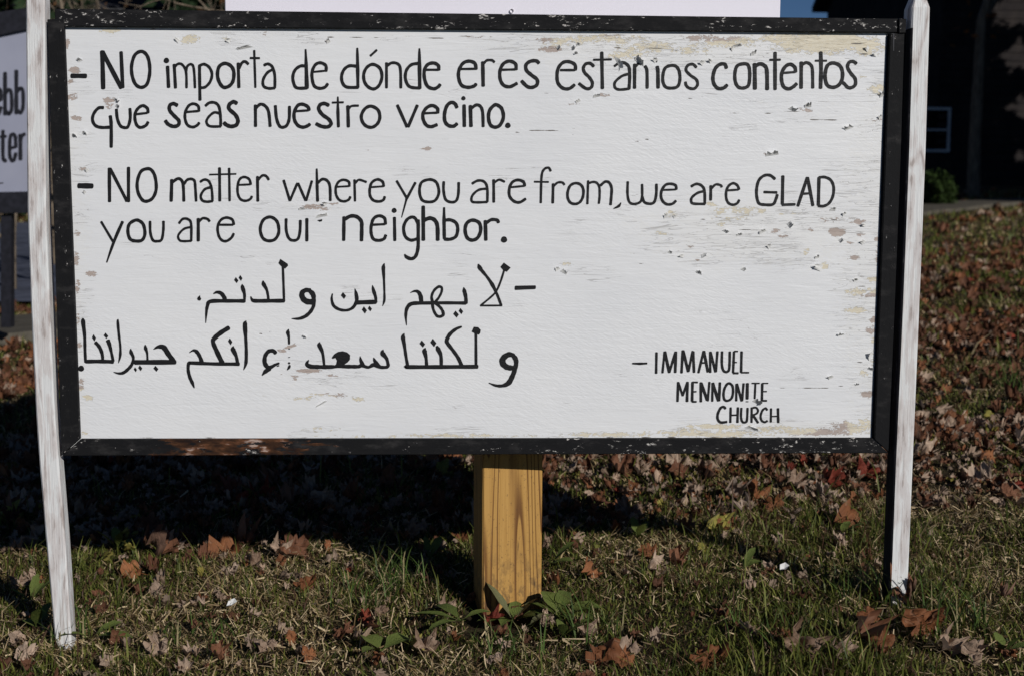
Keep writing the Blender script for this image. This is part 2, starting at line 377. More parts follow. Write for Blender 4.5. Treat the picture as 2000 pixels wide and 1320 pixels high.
def near_path(X, Y):
    d = np.full(np.shape(X), 9.0)
    for i in range(40):
        a0 = PP[i]; e = PP[i+1]-a0; t = np.clip(((X-a0[0])*e[0]+(Y-a0[1])*e[1])/(e@e), 0, 1)
        d = np.minimum(d, np.hypot(X-a0[0]-t*e[0], Y-a0[1]-t*e[1]))
    return d

MRD, n, b = mat('asphalt', 0.85, 0.25)
v = coords(n, (1, 1, 1)); L(n, ramp(n, noise(n, v, 5, 7), [(0.3, (0.04, 0.046, 0.065)), (0.7, (0.11, 0.12, 0.165))]), b.inputs['Base Color']); bump(n, b, noise(n, v, 150, 3), 0.4, 0.004)
def on_road(X, Y): return (X < -1.2-0.10*(Y-5)) & (Y > 5.4-0.30*(X+2.0)*(X < -2.0)*0) & (Y < 15) & (X > -30)
rx = np.linspace(-30, -1.25, 60); ry = np.linspace(5.45, 15, 30); RX, RY = np.meshgrid(rx, ry); RX = RX-0.10*(RY-5)
V = np.stack([RX, RY, gh(RX, RY)+0.03], -1).reshape(-1, 3); I = (np.arange(29)[:, None]*60+np.arange(59)[None, :]).ravel()
tag(add_np('road', V, np.stack([I, I+1, I+61, I+60], 1), MRD, smooth=True), kind='structure')

# ------------------------------------------------------------------ houses and trees behind
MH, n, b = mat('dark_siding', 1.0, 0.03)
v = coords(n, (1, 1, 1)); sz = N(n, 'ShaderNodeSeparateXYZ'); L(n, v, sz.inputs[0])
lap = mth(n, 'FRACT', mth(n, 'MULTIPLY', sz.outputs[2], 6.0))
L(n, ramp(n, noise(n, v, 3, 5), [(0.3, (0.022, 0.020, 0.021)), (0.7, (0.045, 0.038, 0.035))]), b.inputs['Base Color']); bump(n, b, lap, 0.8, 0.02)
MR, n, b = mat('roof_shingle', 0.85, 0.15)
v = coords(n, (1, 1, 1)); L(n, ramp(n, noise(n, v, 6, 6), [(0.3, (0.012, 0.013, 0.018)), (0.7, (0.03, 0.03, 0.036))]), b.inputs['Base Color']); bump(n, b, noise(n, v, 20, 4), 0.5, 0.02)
MT, n, b = mat('window_trim', 0.6, 0.3)
L(n, ramp(n, noise(n, coords(n), 4, 3), [(0.3, (0.60, 0.58, 0.56)), (0.7, (0.70, 0.68, 0.66))]), b.inputs['Base Color'])
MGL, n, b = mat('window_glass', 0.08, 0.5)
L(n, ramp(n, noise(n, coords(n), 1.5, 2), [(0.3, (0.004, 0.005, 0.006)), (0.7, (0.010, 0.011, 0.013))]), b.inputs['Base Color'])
MPH, n, b = mat('pale_siding', 0.8, 0.2)
v = coords(n, (1, 1, 1)); sz = N(n, 'ShaderNodeSeparateXYZ'); L(n, v, sz.inputs[0])
L(n, ramp(n, noise(n, v, 1.2, 4), [(0.3, (0.16, 0.18, 0.26)), (0.7, (0.24, 0.26, 0.34))]), b.inputs['Base Color']); bump(n, b, mth(n, 'FRACT', mth(n, 'MULTIPLY', sz.outputs[2], 6.0)), 0.8, 0.02)

MT2, n, b = mat('gutter_metal', 0.5, 0.3)
L(n, ramp(n, noise(n, coords(n), 4, 3), [(0.3, (0.05, 0.05, 0.055)), (0.7, (0.08, 0.08, 0.085))]), b.inputs['Base Color'])
def window(parent, x0, z0, x1, z1, y, label=None):
    f = []; t = 0.06
    fr = add('window', [], [], MT, parent)
    import bmesh
    bm = bmesh.new()
    def bb(a, c):
        vs = [bm.verts.new((xx, yy, zz)) for xx in (a[0], c[0]) for yy in (a[1], c[1]) for zz in (a[2], c[2])]
        for q in ((0, 1, 3, 2), (4, 6, 7, 5), (0, 4, 5, 1), (2, 3, 7, 6), (0, 2, 6, 4), (1, 5, 7, 3)): bm.faces.new([vs[i] for i in q])
    bb((x0-t, y-.05, z1), (x1+t, y+.02, z1+t)); bb((x0-t, y-.07, z0-t), (x1+t, y+.02, z0)); bb((x0-t, y-.045, z0), (x0, y+.02, z1)); bb((x1, y-.045, z0), (x1+t, y+.02, z1))
    zm = (z0+z1)/2; xm = (x0+x1)/2
    bb((x0, y-.03, zm-.02), (x1, y+.02, zm+.02)); bb((xm-.01, y-.028, z0), (xm+.01, y+.018, zm-.02)); bb((xm-.01, y-.028, zm+.02), (xm+.01, y+.018, z1))
    bm.to_mesh(fr.data); bm.free()
    box('pane', (x0, y-.012, z0), (x1, y-.004, z1), MGL, fr)
def house(name, label, x0, x1, y0, y1, zb, eave, ridge, wall_m, wins, over=0.4):
    t = thing(name, label, 'house', ((x0+x1)/2, y0, zb)); ox, oy, oz = t.location
    def R(p): return (p[0]-ox, p[1]-oy, p[2]-oz)
    box('wall', R((x0, y0, zb-0.6)), R((x1, y1, eave)), wall_m, t)
    for kc in range(int((eave-zb)/0.18)):
        zc_ = zb+0.18*kc; q_ = R((x0-0.004, y0-0.022, zc_)); r_ = R((x1+0.004, y0-0.003, zc_+0.17))
        prism('siding_board', [q_, (r_[0], q_[1], q_[2]), (r_[0], q_[1]+0.016, r_[2]), (q_[0], q_[1]+0.016, r_[2])], [(q_[0], r_[1], q_[2]), (r_[0], r_[1], q_[2]), r_, (q_[0], r_[1], r_[2])], wall_m, t)
    box('gutter', R((x0-over, y0-over-0.12, eave-0.02)), R((x1+over, y0-over, eave+0.10)), MT2, t)
    ym = (y0+y1)/2; th = 0.16
    V = [R(p) for p in [(x0-over, y0-over, eave), (x1+over, y0-over, eave), (x1+over, ym, ridge), (x0-over, ym, ridge), (x1+over, y1+over, eave), (x0-over, y1+over, eave)]]
    V += [(a, c, e+th) for a, c, e in V]
    add('roof', V, [(0, 1, 2, 3), (3, 2, 4, 5), (9, 8, 7, 6), (11, 10, 8, 9), (0, 6, 7, 1), (5, 4, 10, 11), (0, 3, 9, 6), (3, 5, 11, 9), (1, 7, 8, 2), (2, 8, 10, 4)], MR, t)
    for xg in (x0, x1): add('gable', [R(p) for p in [(xg, y0+.01, eave), (xg, y1-.01, eave), (xg, ym, ridge-.05)]], [(0, 1, 2)], wall_m, t)
    for (a0, c0, a1, c1) in wins:
        p = R((a0, y0, c0)); q = R((a1, y0, c1)); window(t, p[0], p[2], q[0], q[2], p[1])
    return t
def wx(px, py, Y): return on_y(px, py, Y)
YH = 27.0
wl = wx(1762, 292, YH); wr_ = wx(1851, 216, YH)
w2l = wx(1832, 62, YH); w2r = wx(1885, -40, YH)
hx0 = wx(1592, 22, YH+9)[0]+0.35; eave = wx(1592, 22, YH+9)[2]
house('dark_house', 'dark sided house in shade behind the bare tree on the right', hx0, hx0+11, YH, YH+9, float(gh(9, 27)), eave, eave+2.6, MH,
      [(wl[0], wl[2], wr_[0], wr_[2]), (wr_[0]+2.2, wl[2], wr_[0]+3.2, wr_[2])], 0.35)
ph = wx(20, 300, 22.0)
house('pale_house', 'pale blue grey house far behind the left sign', ph[0]-8, ph[0]+5.4, 22, 30, float(gh(ph[0], 22)), 3.6, 5.4, MPH,
      [(ph[0]-3.2, 1.3, ph[0]-2.2, 2.6), (ph[0]+2.6, 1.5, ph[0]+3.6, 2.8)])

MBK, n, b = mat('bark', 0.9, 0.1)
v = coords(n, (8, 8, 2)); L(n, ramp(n, noise(n, v, 2, 6, 0.65), [(0.3, (0.09, 0.07, 0.05)), (0.7, (0.24, 0.19, 0.14))]), b.inputs['Base Color']); bump(n, b, noise(n, v, 4, 5), 0.9, 0.02)
MEV, n, b = mat('evergreen_needles', 0.7, 0.15); a = attr(n, 'tint'); L(n, a.outputs['Color'], b.inputs['Base Color'])

def tubes(name, segs, material, parent, sides=6):
    V = []; F = []
    for (p0, r0, p1, r1) in segs:
        p0 = np.array(p0, float); p1 = np.array(p1, float); d = p1-p0; d /= np.linalg.norm(d)+1e-9
        u = np.cross(d, (0, 1, 0.3)); u /= np.linalg.norm(u); w_ = np.cross(d, u); k = len(V)
        for p, r in ((p0, r0), (p1, r1)):
            for s in range(sides):
                a = 2*math.pi*s/sides; V.append(p+r*(math.cos(a)*u+math.sin(a)*w_))
        for s in range(sides): F.append((k+s, k+(s+1) % sides, k+sides+(s+1) % sides, k+sides+s))
    return add(name, V, F, material, parent, smooth=True)
def branches(rnd, h, r, depth=5, spread=0.5, bare=1.0):
    segs = []; tips = []
    def grow(p, d, ln, rad, k):
        steps = 3
        for s in range(steps):
            d2 = (d+rnd.normal(0, 0.10 if k < depth else 0.025, 3)); d2 /= np.linalg.norm(d2); q = p+d2*ln/steps
            segs.append((p, rad*(1-0.12*s), q, rad*(1-0.12*(s+1)))); p = q; d = d2
        if k == 0: tips.append(p); return
        for _ in range(rnd.integers(2, 4)):
            nd = d+rnd.normal(0, spread, 3)+np.array([0, 0, 0.12]); nd /= np.linalg.norm(nd)
            grow(p, nd, ln*rnd.uniform(0.62, 0.82), rad*0.62*rnd.uniform(0.8, 1.0), k-1)
            tips.append(p)
    grow(np.array([0, 0, -0.2]), np.array([-0.02, 0, 1.0]), h*0.33, r, depth)
    return segs, tips
def leafcloud(name, P, size, cols, material, parent, rnd):
    n_ = len(P); q = rnd.normal(0, 1, (n_, 3)); q /= np.linalg.norm(q, axis=1)[:, None]; u = np.cross(q, rnd.normal(0, 1, (n_, 3))); u /= np.linalg.norm(u, axis=1)[:, None]
    s = size*rnd.uniform(0.6, 1.4, (n_, 1)); w_ = np.cross(q, u)
    V = np.stack([P-u*s, P+w_*s*0.45, P+u*s, P-w_*s*0.45], 1).reshape(-1, 3)
    F = np.arange(4*n_).reshape(-1, 4); o = add_np(name, V, F, material, parent)
    col_attr(o, 'tint', np.repeat(cols, 4, axis=0)); return o
def bare_tree(name, label, x, y, h, r, seed, leafcol=None, nleaf=0, depth=5, spread=0.5, group=None):
    rnd = np.random.default_rng(seed); t = thing(name, label, 'tree', (x, y, float(gh(x, y))), group)
    segs, tips = branches(rnd, h, r, depth, spread)
    big = [s for s in segs if s[1] > r*0.55]; small = [s for s in segs if s[1] <= r*0.55]
    tubes('trunk', big, MBK, t, 8); tubes('branches', small, MBK, t, 4)
    if nleaf:
        T = np.array(tips)[rnd.integers(0, len(tips), nleaf)]+rnd.normal(0, h*0.035, (nleaf, 3))
        c = np.array(leafcol)*rnd.uniform(0.5, 1.4, (nleaf, 1)); leafcloud('crown', T, 0.045*h/6, c, MEV, t, rnd)
    return t
def evergreen(name, label, x, y, h, rad, seed, nleaf=9000, base=0.3, shape=0.9, group=None, size=0.10):
    rnd = np.random.default_rng(seed); t = thing(name, label, 'tree', (x, y, float(gh(x, y))), group)
    tubes('trunk', [((0, 0, -0.3), rad*0.07, (0, 0, h*0.5), rad*0.05), ((0, 0, h*0.5), rad*0.05, (0, 0, h*0.97), 0.02)], MBK, t, 8)
    u = rnd.uniform(0, 1, nleaf); z = base+(h-base)*(1-np.sqrt(u)); R = rad*((h-z)/(h-base))**shape
    az = rnd.uniform(0, 2*math.pi, nleaf); tier = 0.72+0.28*np.sin(z/h*38+az*2)*np.sin(az*5+z*3)
    rr = R*tier*np.sqrt(rnd.uniform(0.15, 1, nleaf)); P = np.stack([rr*np.cos(az), rr*np.sin(az), z-0.18*rr], 1)
    c = np.array([0.014, 0.026, 0.011])*rnd.uniform(0.5, 1.8, (nleaf, 1))*np.array([1, 1, 1]); leafcloud('crown', P, size, c, MEV, t, rnd)
    return t
# the tree before the dark house (trunk seen beside the window)
p = on_ground(1903, 366); tw = at_d(1903, 362, 21.0)
bare_tree('bare_tree', 'nearly bare tree with a few orange leaves before the dark house', tw[0], tw[1], 9.0, 0.12, 21, (0.20, 0.07, 0.02), 1500)
# unseen evergreens added right of the view to shade the house, and rows behind
evergreen('evergreen_tree', 'broad unseen evergreen added right of the dark house to shade it', 14.2, 19.6, 13, 5.0, 31, 26000, 0.4, 0.5, size=0.19)
evergreen('evergreen_tree', 'lower unseen evergreen added for shade beside the lawn right of the bare tree', 12.6, 13.5, 9.5, 3.6, 32, 14000, 0.3, 0.6, size=0.17)
evergreen('evergreen_tree', 'dark evergreen behind the left end of the sign frame', -6.6, 17.5, 8.5, 2.6, 33, 9000, 0.4, 0.7, size=0.14)
evergreen('evergreen_tree', 'dark evergreen left of the centre behind the board', -3.4, 19.5, 8.0, 2.3, 34, 9000, 0.5, 0.7, size=0.14)
for k, (x, y, h) in enumerate([(-10.5, 13, 7.5), (-8.2, 15.5, 8.0), (-13, 18, 9.0), (-1.6, 24, 9.5), (-3.6, 30, 9.0)]):
    bare_tree('bare_tree', ['bare tree at the far left before the pale house', 'bare tree between the pale house and the dark evergreens', 'tall bare tree left of the pale house',
              'bare tree far behind the white sheet sign', 'bare tree farthest back behind the middle of the board'][k], x, y, h, 0.13, 50+k, (0.12, 0.05, 0.02), 500, 5)
for k in range(9):
    x = -34+8.5*k; y = 46+4*math.sin(k*2.1)
    evergreen('evergreen_tree', 'evergreen in the far row, '+['at its left end', 'second from the left', 'third from the left', 'fourth from the left', 'low one behind the middle', 'low one sixth from the left', 'low one behind the dark house', 'second from the right', 'at its right end'][k], x, y, (9+2*math.sin(k*1.7)) if k not in (4, 5, 6) else 4.6, 3.4, 70+k, 2600, 0.4, 0.6, group='evergreens in the far row', size=0.33)
for k, (x, y, h, r) in enumerate([(-2.66, 6.1, 1.5, 0.028), (-2.74, 6.9, 1.9, 0.035), (-3.0, 8.2, 2.6, 0.045), (-1.1, 4.9, 2.6, 0.05), (-0.5, 6.0, 3.2, 0.06), (-2.0, 7.2, 3.0, 0.05)]):  # last three added behind the board to cast branch shadows on the road
    bare_tree('young_bare_tree', ['twiggy low bare tree below the lettered sign beside the left stake', 'thin bare tree behind the leg of the lettered sign', 'taller thin bare tree by the road behind the lettered sign',
        'young bare tree added behind the left end of the board to shadow the road', 'young bare tree added beyond the path behind the board to shadow the road', 'young bare tree added behind the left stake to shadow the road'][k], x, y, h, r, 150+k, (0.10, 0.05, 0.02), 200, 6, 0.65)
def bush(label, px, py, d, rad, seed, colr):
    c0 = at_d(px, py, d); rnd = np.random.default_rng(seed); t = thing('bush', label, 'bush', (c0[0], c0[1], float(gh(c0[0], c0[1]))))
    P = rnd.normal(0, 1, (4500, 3)); P /= np.linalg.norm(P, axis=1)[:, None]; P *= (rad*rnd.uniform(0.4, 1, (4500, 1))**0.5)*(0.8+0.35*np.sin(P[:, :1]*7+P[:, 1:2]*5))
    P[:, 2] = np.abs(P[:, 2]+rad*0.55)
    tubes('stem', [((0, 0, -0.05), 0.02, (rad*0.3*math.cos(k), rad*0.3*math.sin(k), rad), 0.006) for k in range(6)], MBK, t, 5)
    leafcloud('foliage', P, 0.028, np.array(colr)*rnd.uniform(0.4, 1.5, (4500, 1)), MEV, t, rnd)
bush('low green bush at the foot of the dark house beside the right stake', 1822, 392, 18.0, 0.31, 5, (0.026, 0.046, 0.010))

# ------------------------------------------------------------------ the main sign
base0 = (0.0, 0.0, float(gh(0, 0)))
S = thing('wooden_sign', 'white sign with hand painted black text, worn black frame and two whitewashed stakes', 'sign', base0)
ZB = base0[2]
def P0(px, py, Y=0.0):
    q = on_y(px, py, Y); return (q[0], q[1], q[2]-ZB)
# panel front grid with wear fields
FY = 0.0   # front face of the panel
c_tl, c_tr, c_br, c_bl = [np.array(P0(*q)) for q in ((110, 36), (1752, 50), (1722, 872), (134, 874))]
NXG, NZG = 420, 210
U, T_ = np.meshgrid(np.linspace(0, 1, NXG), np.linspace(0, 1, NZG))
G = (1-T_)[..., None]*((1-U)[..., None]*c_tl+U[..., None]*c_tr)+T_[..., None]*((1-U)[..., None]*c_bl+U[..., None]*c_br)
G[..., 1] = FY
# pixel coordinates of each grid vertex are only used to measure where the photograph shows worn places
rel_ = G+np.array([0, 0, ZB])-CAM; wv_ = rel_@AF; PX = 1000+FPX*(rel_@AR)/wv_; PY = 660+FPX*(rel_@AD)/wv_
def blob(x, y, sx, sy, amp=1.0, ang=0.0):
    ca, sa = math.cos(ang), math.sin(ang); dx = (PX-x)*ca+(PY-y)*sa; dy = -(PX-x)*sa+(PY-y)*ca
    return amp*np.exp(-((dx/sx)**2+(dy/sy)**2)**1.5)
peel = np.full(PX.shape, -0.55); cream = np.zeros(PX.shape); wear = np.zeros(PX.shape); crack = np.zeros(PX.shape)
sites = [ # x, y, rx, ry, amp, cream
 (1610, 84, 110, 22, 1.35, 1), (1530, 76, 60, 12, 1.1, 1), (1420, 82, 90, 14, 1.0, 1), (1180, 76, 110, 9, 1.0, 0), (1270, 92, 80, 12, 1.0, 1), (1100, 82, 50, 12, 0.95, 1),
 (1350, 100, 55, 10, 0.9, 1), (1380, 74, 70, 7, 0.9, 0), (1690, 90, 40, 20, 1.2, 1), (1230, 108, 60, 10, 0.95, 1), (1075, 97, 26, 6, 1.2, 0), (1060, 79, 20, 6, 0.9, 0),
 (370, 78, 22, 12, 1.05, 1), (440, 76, 14, 5, 0.9, 1), (215, 60, 26, 6, 1.15, 1), (300, 58, 16, 3, 1.0, 0), (640, 80, 8, 4, 1.1, 0), (500, 66, 40, 5, 0.75, 0), (930, 72, 70, 5, 0.8, 0),
 (145, 137, 14, 8, 1.25, 0), (132, 85, 6, 12, 1.15, 0), (142, 190, 14, 9, 1.1, 0), (148, 231, 14, 6, 1.25, 0), (138, 160, 8, 6, 1.0, 0), (215, 197, 16, 7, 1.25, 0), (213, 206, 9, 9, 0.9, 0),
 (160, 330, 12, 5, 1.0, 0), (150, 455, 9, 6, 1.0, 0), (148, 505, 8, 16, 1.15, 0), (180, 535, 14, 7, 1.05, 0), (152, 560, 6, 20, 1.05, 0), (152, 620, 6, 16, 0.95, 0), (155, 672, 6, 8, 1.1, 0), (158, 752, 8, 14, 1.1, 0), (170, 775, 16, 8, 0.95, 1), (165, 845, 8, 5, 1.0, 1),
 (833, 291, 14, 5, 1.15, 0), (718, 293, 8, 3, 0.95, 0), (615, 405, 26, 6, 1.15, 0), (652, 398, 12, 4, 1.15, 0), (630, 410, 12, 4, 1.0, 0), (1178, 186, 18, 4, 1.15, 0), (1120, 204, 20, 3, 0.9, 0),
 (1578, 217, 12, 4, 1.15, 0), (1560, 213, 30, 4, 0.8, 0), (1680, 150, 22, 8, 0.7, 1), (1712, 175, 18, 12, 1.15, 1), (1712, 235, 12, 4, 1.0, 0), (1718, 232, 8, 4, 1.0, 0), (1500, 300, 14, 4, 0.9, 0),
 (1390, 400, 12, 5, 1.1, 0), (1440, 410, 60, 8, 0.9, 1), (1458, 415, 8, 6, 1.15, 0), (1488, 412, 10, 6, 1.1, 0), (1410, 438, 10, 5, 1.15, 0), (1430, 428, 30, 8, 0.9, 1), (1515, 452, 12, 5, 1.2, 0), (1528, 462, 12, 4, 1.15, 0),
 (1635, 454, 18, 9, 1.45, 0), (1680, 434, 14, 5, 1.25, 0), (1584, 449, 8, 4, 1.15, 0), (1662, 475, 10, 4, 1.1, 0), (1680, 458, 12, 4, 1.1, 0), (1712, 468, 6, 6, 1.2, 0), (1575, 492, 8, 10, 0.95, 1), (1570, 441, 8, 3, 1.0, 0),
 (1668, 503, 14, 6, 1.15, 0), (1610, 520, 12, 8, 1.1, 1), (1540, 418, 30, 4, 0.85, 1), (1430, 420, 90, 12, 0.66, 1), (1640, 430, 60, 8, 0.75, 0), (1714, 500, 8, 30, 0.9, 0),
 (1705, 545, 20, 8, 1.0, 1), (1680, 570, 40, 10, 1.0, 1), (1700, 578, 22, 5, 1.1, 0), (1675, 606, 34, 8, 1.0, 1), (1706, 625, 9, 8, 1.25, 0), (1700, 645, 14, 8, 1.15, 0), (1708, 665, 8, 8, 1.15, 0), (1705, 700, 8, 20, 0.8, 1),
 (1695, 770, 14, 8, 1.2, 0), (1708, 790, 8, 12, 1.0, 0), (1688, 730, 12, 8, 0.9, 1), (1350, 482, 12, 4, 0.9, 0), (1362, 508, 7, 3, 1.05, 0), (1100, 516, 30, 5, 0.85, 1), (1290, 456, 22, 6, 0.85, 1), (1310, 418, 18, 8, 0.85, 1),
 (565, 678, 18, 4, 1.25, 0, -0.35), (552, 685, 12, 4, 1.1, 0), (602, 724, 28, 5, 1.3, 0), (577, 735, 12, 3, 1.05, 0), (575, 741, 6, 3, 1.1, 0), (650, 733, 14, 3, 1.1, 0), (547, 732, 9, 2.5, 1.0, 0), (515, 773, 10, 3, 0.9, 1), (625, 770, 26, 4, 1.0, 0), (665, 772, 30, 6, 1.0, 0), (590, 778, 40, 5, 0.9, 1), (700, 780, 20, 5, 0.9, 1),
 (1400, 832, 70, 6, 1.15, 0), (1340, 841, 40, 6, 1.0, 0), (1390, 846, 160, 9, 1.0, 1), (1600, 842, 110, 9, 1.1, 0), (1180, 848, 130, 7, 0.95, 1), (900, 850, 180, 5, 0.95, 1), (1520, 836, 60, 6, 1.0, 1), (1660, 835, 50, 14, 1.05, 0), (700, 852, 140, 3, 0.85, 1), (620, 838, 80, 7, 0.72, 1), (1690, 828, 20, 16, 1.0, 1),
]
for s in sites:
    peel = np.maximum(peel, -0.55+1.25*blob(s[0], s[1], s[2]*1.15, s[3]*1.2, s[4], s[6] if len(s) > 6 else 0))
    cream = np.maximum(cream, s[5]*blob(s[0], s[1], s[2]*2, s[3]*2.4, 1.0)) if s[5] else cream*(1-0.9*blob(s[0], s[1], s[2]*1.2, s[3]*1.3, 1.0))
for x, y, rx, ry, a_ in [(1500, 450, 330, 90, 1.0), (1350, 90, 480, 60, 1.0), (1700, 500, 90, 420, 0.9), (1600, 200, 220, 90, 0.55), (1520, 620, 250, 160, 0.35), (150, 450, 40, 420, 0.7), (900, 850, 800, 24, 0.6), (600, 735, 170, 50, 0.55), (600, 400, 120, 26, 0.6), (1520, 840, 260, 30, 1.0), (1250, 480, 260, 80, 0.5), (560, 70, 500, 24, 0.6), (850, 260, 700, 700, 0.16)]:
    wear = np.maximum(wear, blob(x, y, rx, ry, a_))
def segline(x0, y0, x1, y1, wd=1.6, amp=1.0):
    global crack
    dx, dy = x1-x0, y1-y0; l2 = dx*dx+dy*dy; t = np.clip(((PX-x0)*dx+(PY-y0)*dy)/l2, 0, 1)
    d = np.hypot(PX-x0-t*dx, PY-y0-t*dy+2.0*np.sin(PX*0.05)); crack = np.maximum(crack, amp*np.exp(-(d/wd)**2)*(0.55+0.45*np.sin(math.pi*np.clip(t, 0.02, 0.98))))
for l in [(560, 77, 800, 71), (800, 73, 960, 74), (1100, 88, 1420, 104), (1380, 112, 1560, 100), (1620, 90, 1730, 86), (1625, 106, 1728, 108), (1320, 194, 1390, 186), (1000, 180, 1090, 184), (1165, 518, 1290, 514), (1180, 497, 1262, 494),
          (1320, 430, 1440, 426), (1440, 428, 1520, 430), (1520, 432, 1720, 428), (1400, 450, 1520, 447), (1600, 515, 1718, 520), (1650, 540, 1718, 543), (1640, 560, 1720, 562), (1640, 640, 1706, 652), (1648, 708, 1706, 710), (1500, 760, 1700, 752),
          (160, 100, 132, 98), (150, 145, 178, 143), (1350, 224, 1700, 218), (960, 264, 1160, 248), (1060, 267, 1134, 262), (1222, 278, 1280, 272), (490, 655, 540, 648), (1540, 232, 1700, 236), (850, 853, 1700, 855), (180, 856, 700, 858)]:
    segline(*l, wd=1.5, amp=0.85)
Vp = G.reshape(-1, 3).copy()
I = (np.arange(NZG-1)[:, None]*NXG+np.arange(NXG-1)[None, :]).ravel()
panel = add_np('board_panel', Vp, np.stack([I, I+NXG, I+NXG+1, I+1], 1), MB_, S)
for nm, ar in (('peel', peel), ('cream', cream), ('wear', wear), ('crack', crack)): flt_attr(panel, nm, ar.ravel())
bk = [c_tl, c_tr, c_br, c_bl]
prism('panel_back', [(q[0], 0.0012, q[2]) for q in (c_bl, c_br, c_tr, c_tl)], [(q[0], 0.0125, q[2]) for q in (c_bl, c_br, c_tr, c_tl)], MSL, S)
tag(panel)

# frame bars (their faces stand about 7 mm proud of the panel)
FB = -0.0075
def bar(name, q, material, yf=FB, yb=-0.0004, bev=0.0009, label=None):
    a = [P0(x, y, yf) for x, y in q]; a2 = [(p[0], yb, p[2]) for p in a]
    o = prism(name, a, a2, material, S, bev)
    if label: o['label'] = label
    return o
bar('frame_bar', [(107, 52), (107, 17.5), (1755, 37), (1755, 64)], MFT, yb=0.012, label='top bar of the black frame, scuffed')
bb_ = bar('frame_bar', [(121, 889.5), (157, 857), (1703, 855), (1736, 884.5)], MFB, label='bottom bar of the black frame with paint worn to brown wood')
bar('frame_bar', [(92, 38), (124, 38), (155.5, 857), (120, 889)], MFL, yf=-0.0095, label='left bar of the black frame')
bar('frame_bar', [(1733, 65.5), (1755.5, 65.5), (1757, 36), (1770, 37), (1737.5, 884.5), (1704, 855)], MFR) if False else None
rb = [(1739, 65.5), (1770, 65.5), (1738, 884.5), (1708.5, 858)]
bar('frame_lip', [(1732, 65.8), (1739, 65.8), (1709, 857), (1702, 855)], MDK, yf=-0.0012, bev=0.0)  # black strip painting in the right bar's shadow on the panel
bar('frame_bar', rb, MFR, yf=-0.008, label='right bar of the black frame')
bar('frame_strip', [(1756, 36), (1770.5, 37.5), (1769, 65), (1755.5, 65)], MFR, yf=-0.011, label='short end strip where the right bar laps the top bar')
bar('frame_groove', [(1744, 66), (1747, 66), (1746.2, 100), (1744.2, 100)], MDK, yf=-0.0085, bev=0.0)
# subdivide the bottom bar along its length for the bare wood field
import bmesh
bm = bmesh.new(); bm.from_mesh(bb_.data)
for k in range(1, 120):
    xk = c_bl[0]+(c_br[0]-c_bl[0])*k/120
    bmesh.ops.bisect_plane(bm, geom=bm.verts[:]+bm.edges[:]+bm.faces[:], plane_co=(xk, 0, 0), plane_no=(1, 0, 0))
bm.to_mesh(bb_.data); bm.free()
bare = []
for v_ in bb_.data.vertices:
    rr_ = np.array(v_.co)+np.array([0, 0, ZB])-CAM; pxx = 1000+FPX*(rr_@AR)/(rr_@AF)
    bare.append(0.95*math.exp(-((pxx-420)/120)**4)+0.75*math.exp(-((pxx-560)/120)**4)+0.5*math.exp(-((pxx-250)/120)**2))
flt_attr(bb_, 'bare', np.clip(np.array(bare), 0, 1.1))

# whitewashed stakes
def stake(keys, front_y, depth, material, label, black=None):
    # keys: measured (y, left x, right x) down the slightly warped stake
    NS = 40; V = []; F = []; ch = 0.0022
    ky = [q_[0] for q_ in keys]; y_top, y_bot = ky[0], ky[-1]
    for k in range(NS+1):
        yy = y_bot+(y_top-y_bot)*k/NS
        L_ = np.array(P0(np.interp(yy, ky, [q_[1] for q_ in keys]), yy, front_y)); R_ = np.array(P0(np.interp(yy, ky, [q_[2] for q_ in keys]), yy, front_y))
        x0, x1, z, dp = L_[0], R_[0], (L_[2]+R_[2])/2, depth
        prof = [(x0+ch, front_y), (x1-ch, front_y), (x1, front_y+ch), (x1, front_y+dp-ch), (x1-ch, front_y+dp), (x0+ch, front_y+dp), (x0, front_y+dp-ch), (x0, front_y+ch)]
        if k == NS: prof = [(x0+0.005+(p_[0]-x0)*(x1-x0-0.010)/(x1-x0), front_y+0.004+(p_[1]-front_y)*(dp-0.008)/dp) for p_ in prof]
        if k == NS-1: z = float(P0(1000, y_top, front_y)[2])-0.008
        V += [(p_[0], p_[1], z) for p_ in prof]
    for k in range(NS):
        for j in range(8): F.append((8*k+j, 8*k+(j+1) % 8, 8*k+8+(j+1) % 8, 8*k+8+j))
    F.append(tuple(range(8*NS, 8*NS+8)))
    o = add('stake', V, F, material, S); o['label'] = label
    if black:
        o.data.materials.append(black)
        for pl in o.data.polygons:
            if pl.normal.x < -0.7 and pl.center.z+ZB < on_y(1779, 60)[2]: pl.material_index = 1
    return o
stake([(-60, 49, 86), (0, 50, 87), (300, 52, 88), (420, 53.5, 89.5), (609, 60.5, 97), (800, 69.5, 106), (890, 75.5, 113), (1060, 90, 127), (1250, 107, 139), (1290, 111, 142)], -0.012, 0.028, MSL, 'left whitewashed stake, slightly warped, running out of the top of the picture')
stake([(-6, 1782.4, 1817.5), (300, 1773.0, 1808.5), (600, 1761.0, 1796.5), (890, 1748.0, 1784.0), (1215, 1735.5, 1770.5)], -0.020, 0.037, MSR, 'right whitewashed stake with rounded top and a blackened inner side', black=MSB)

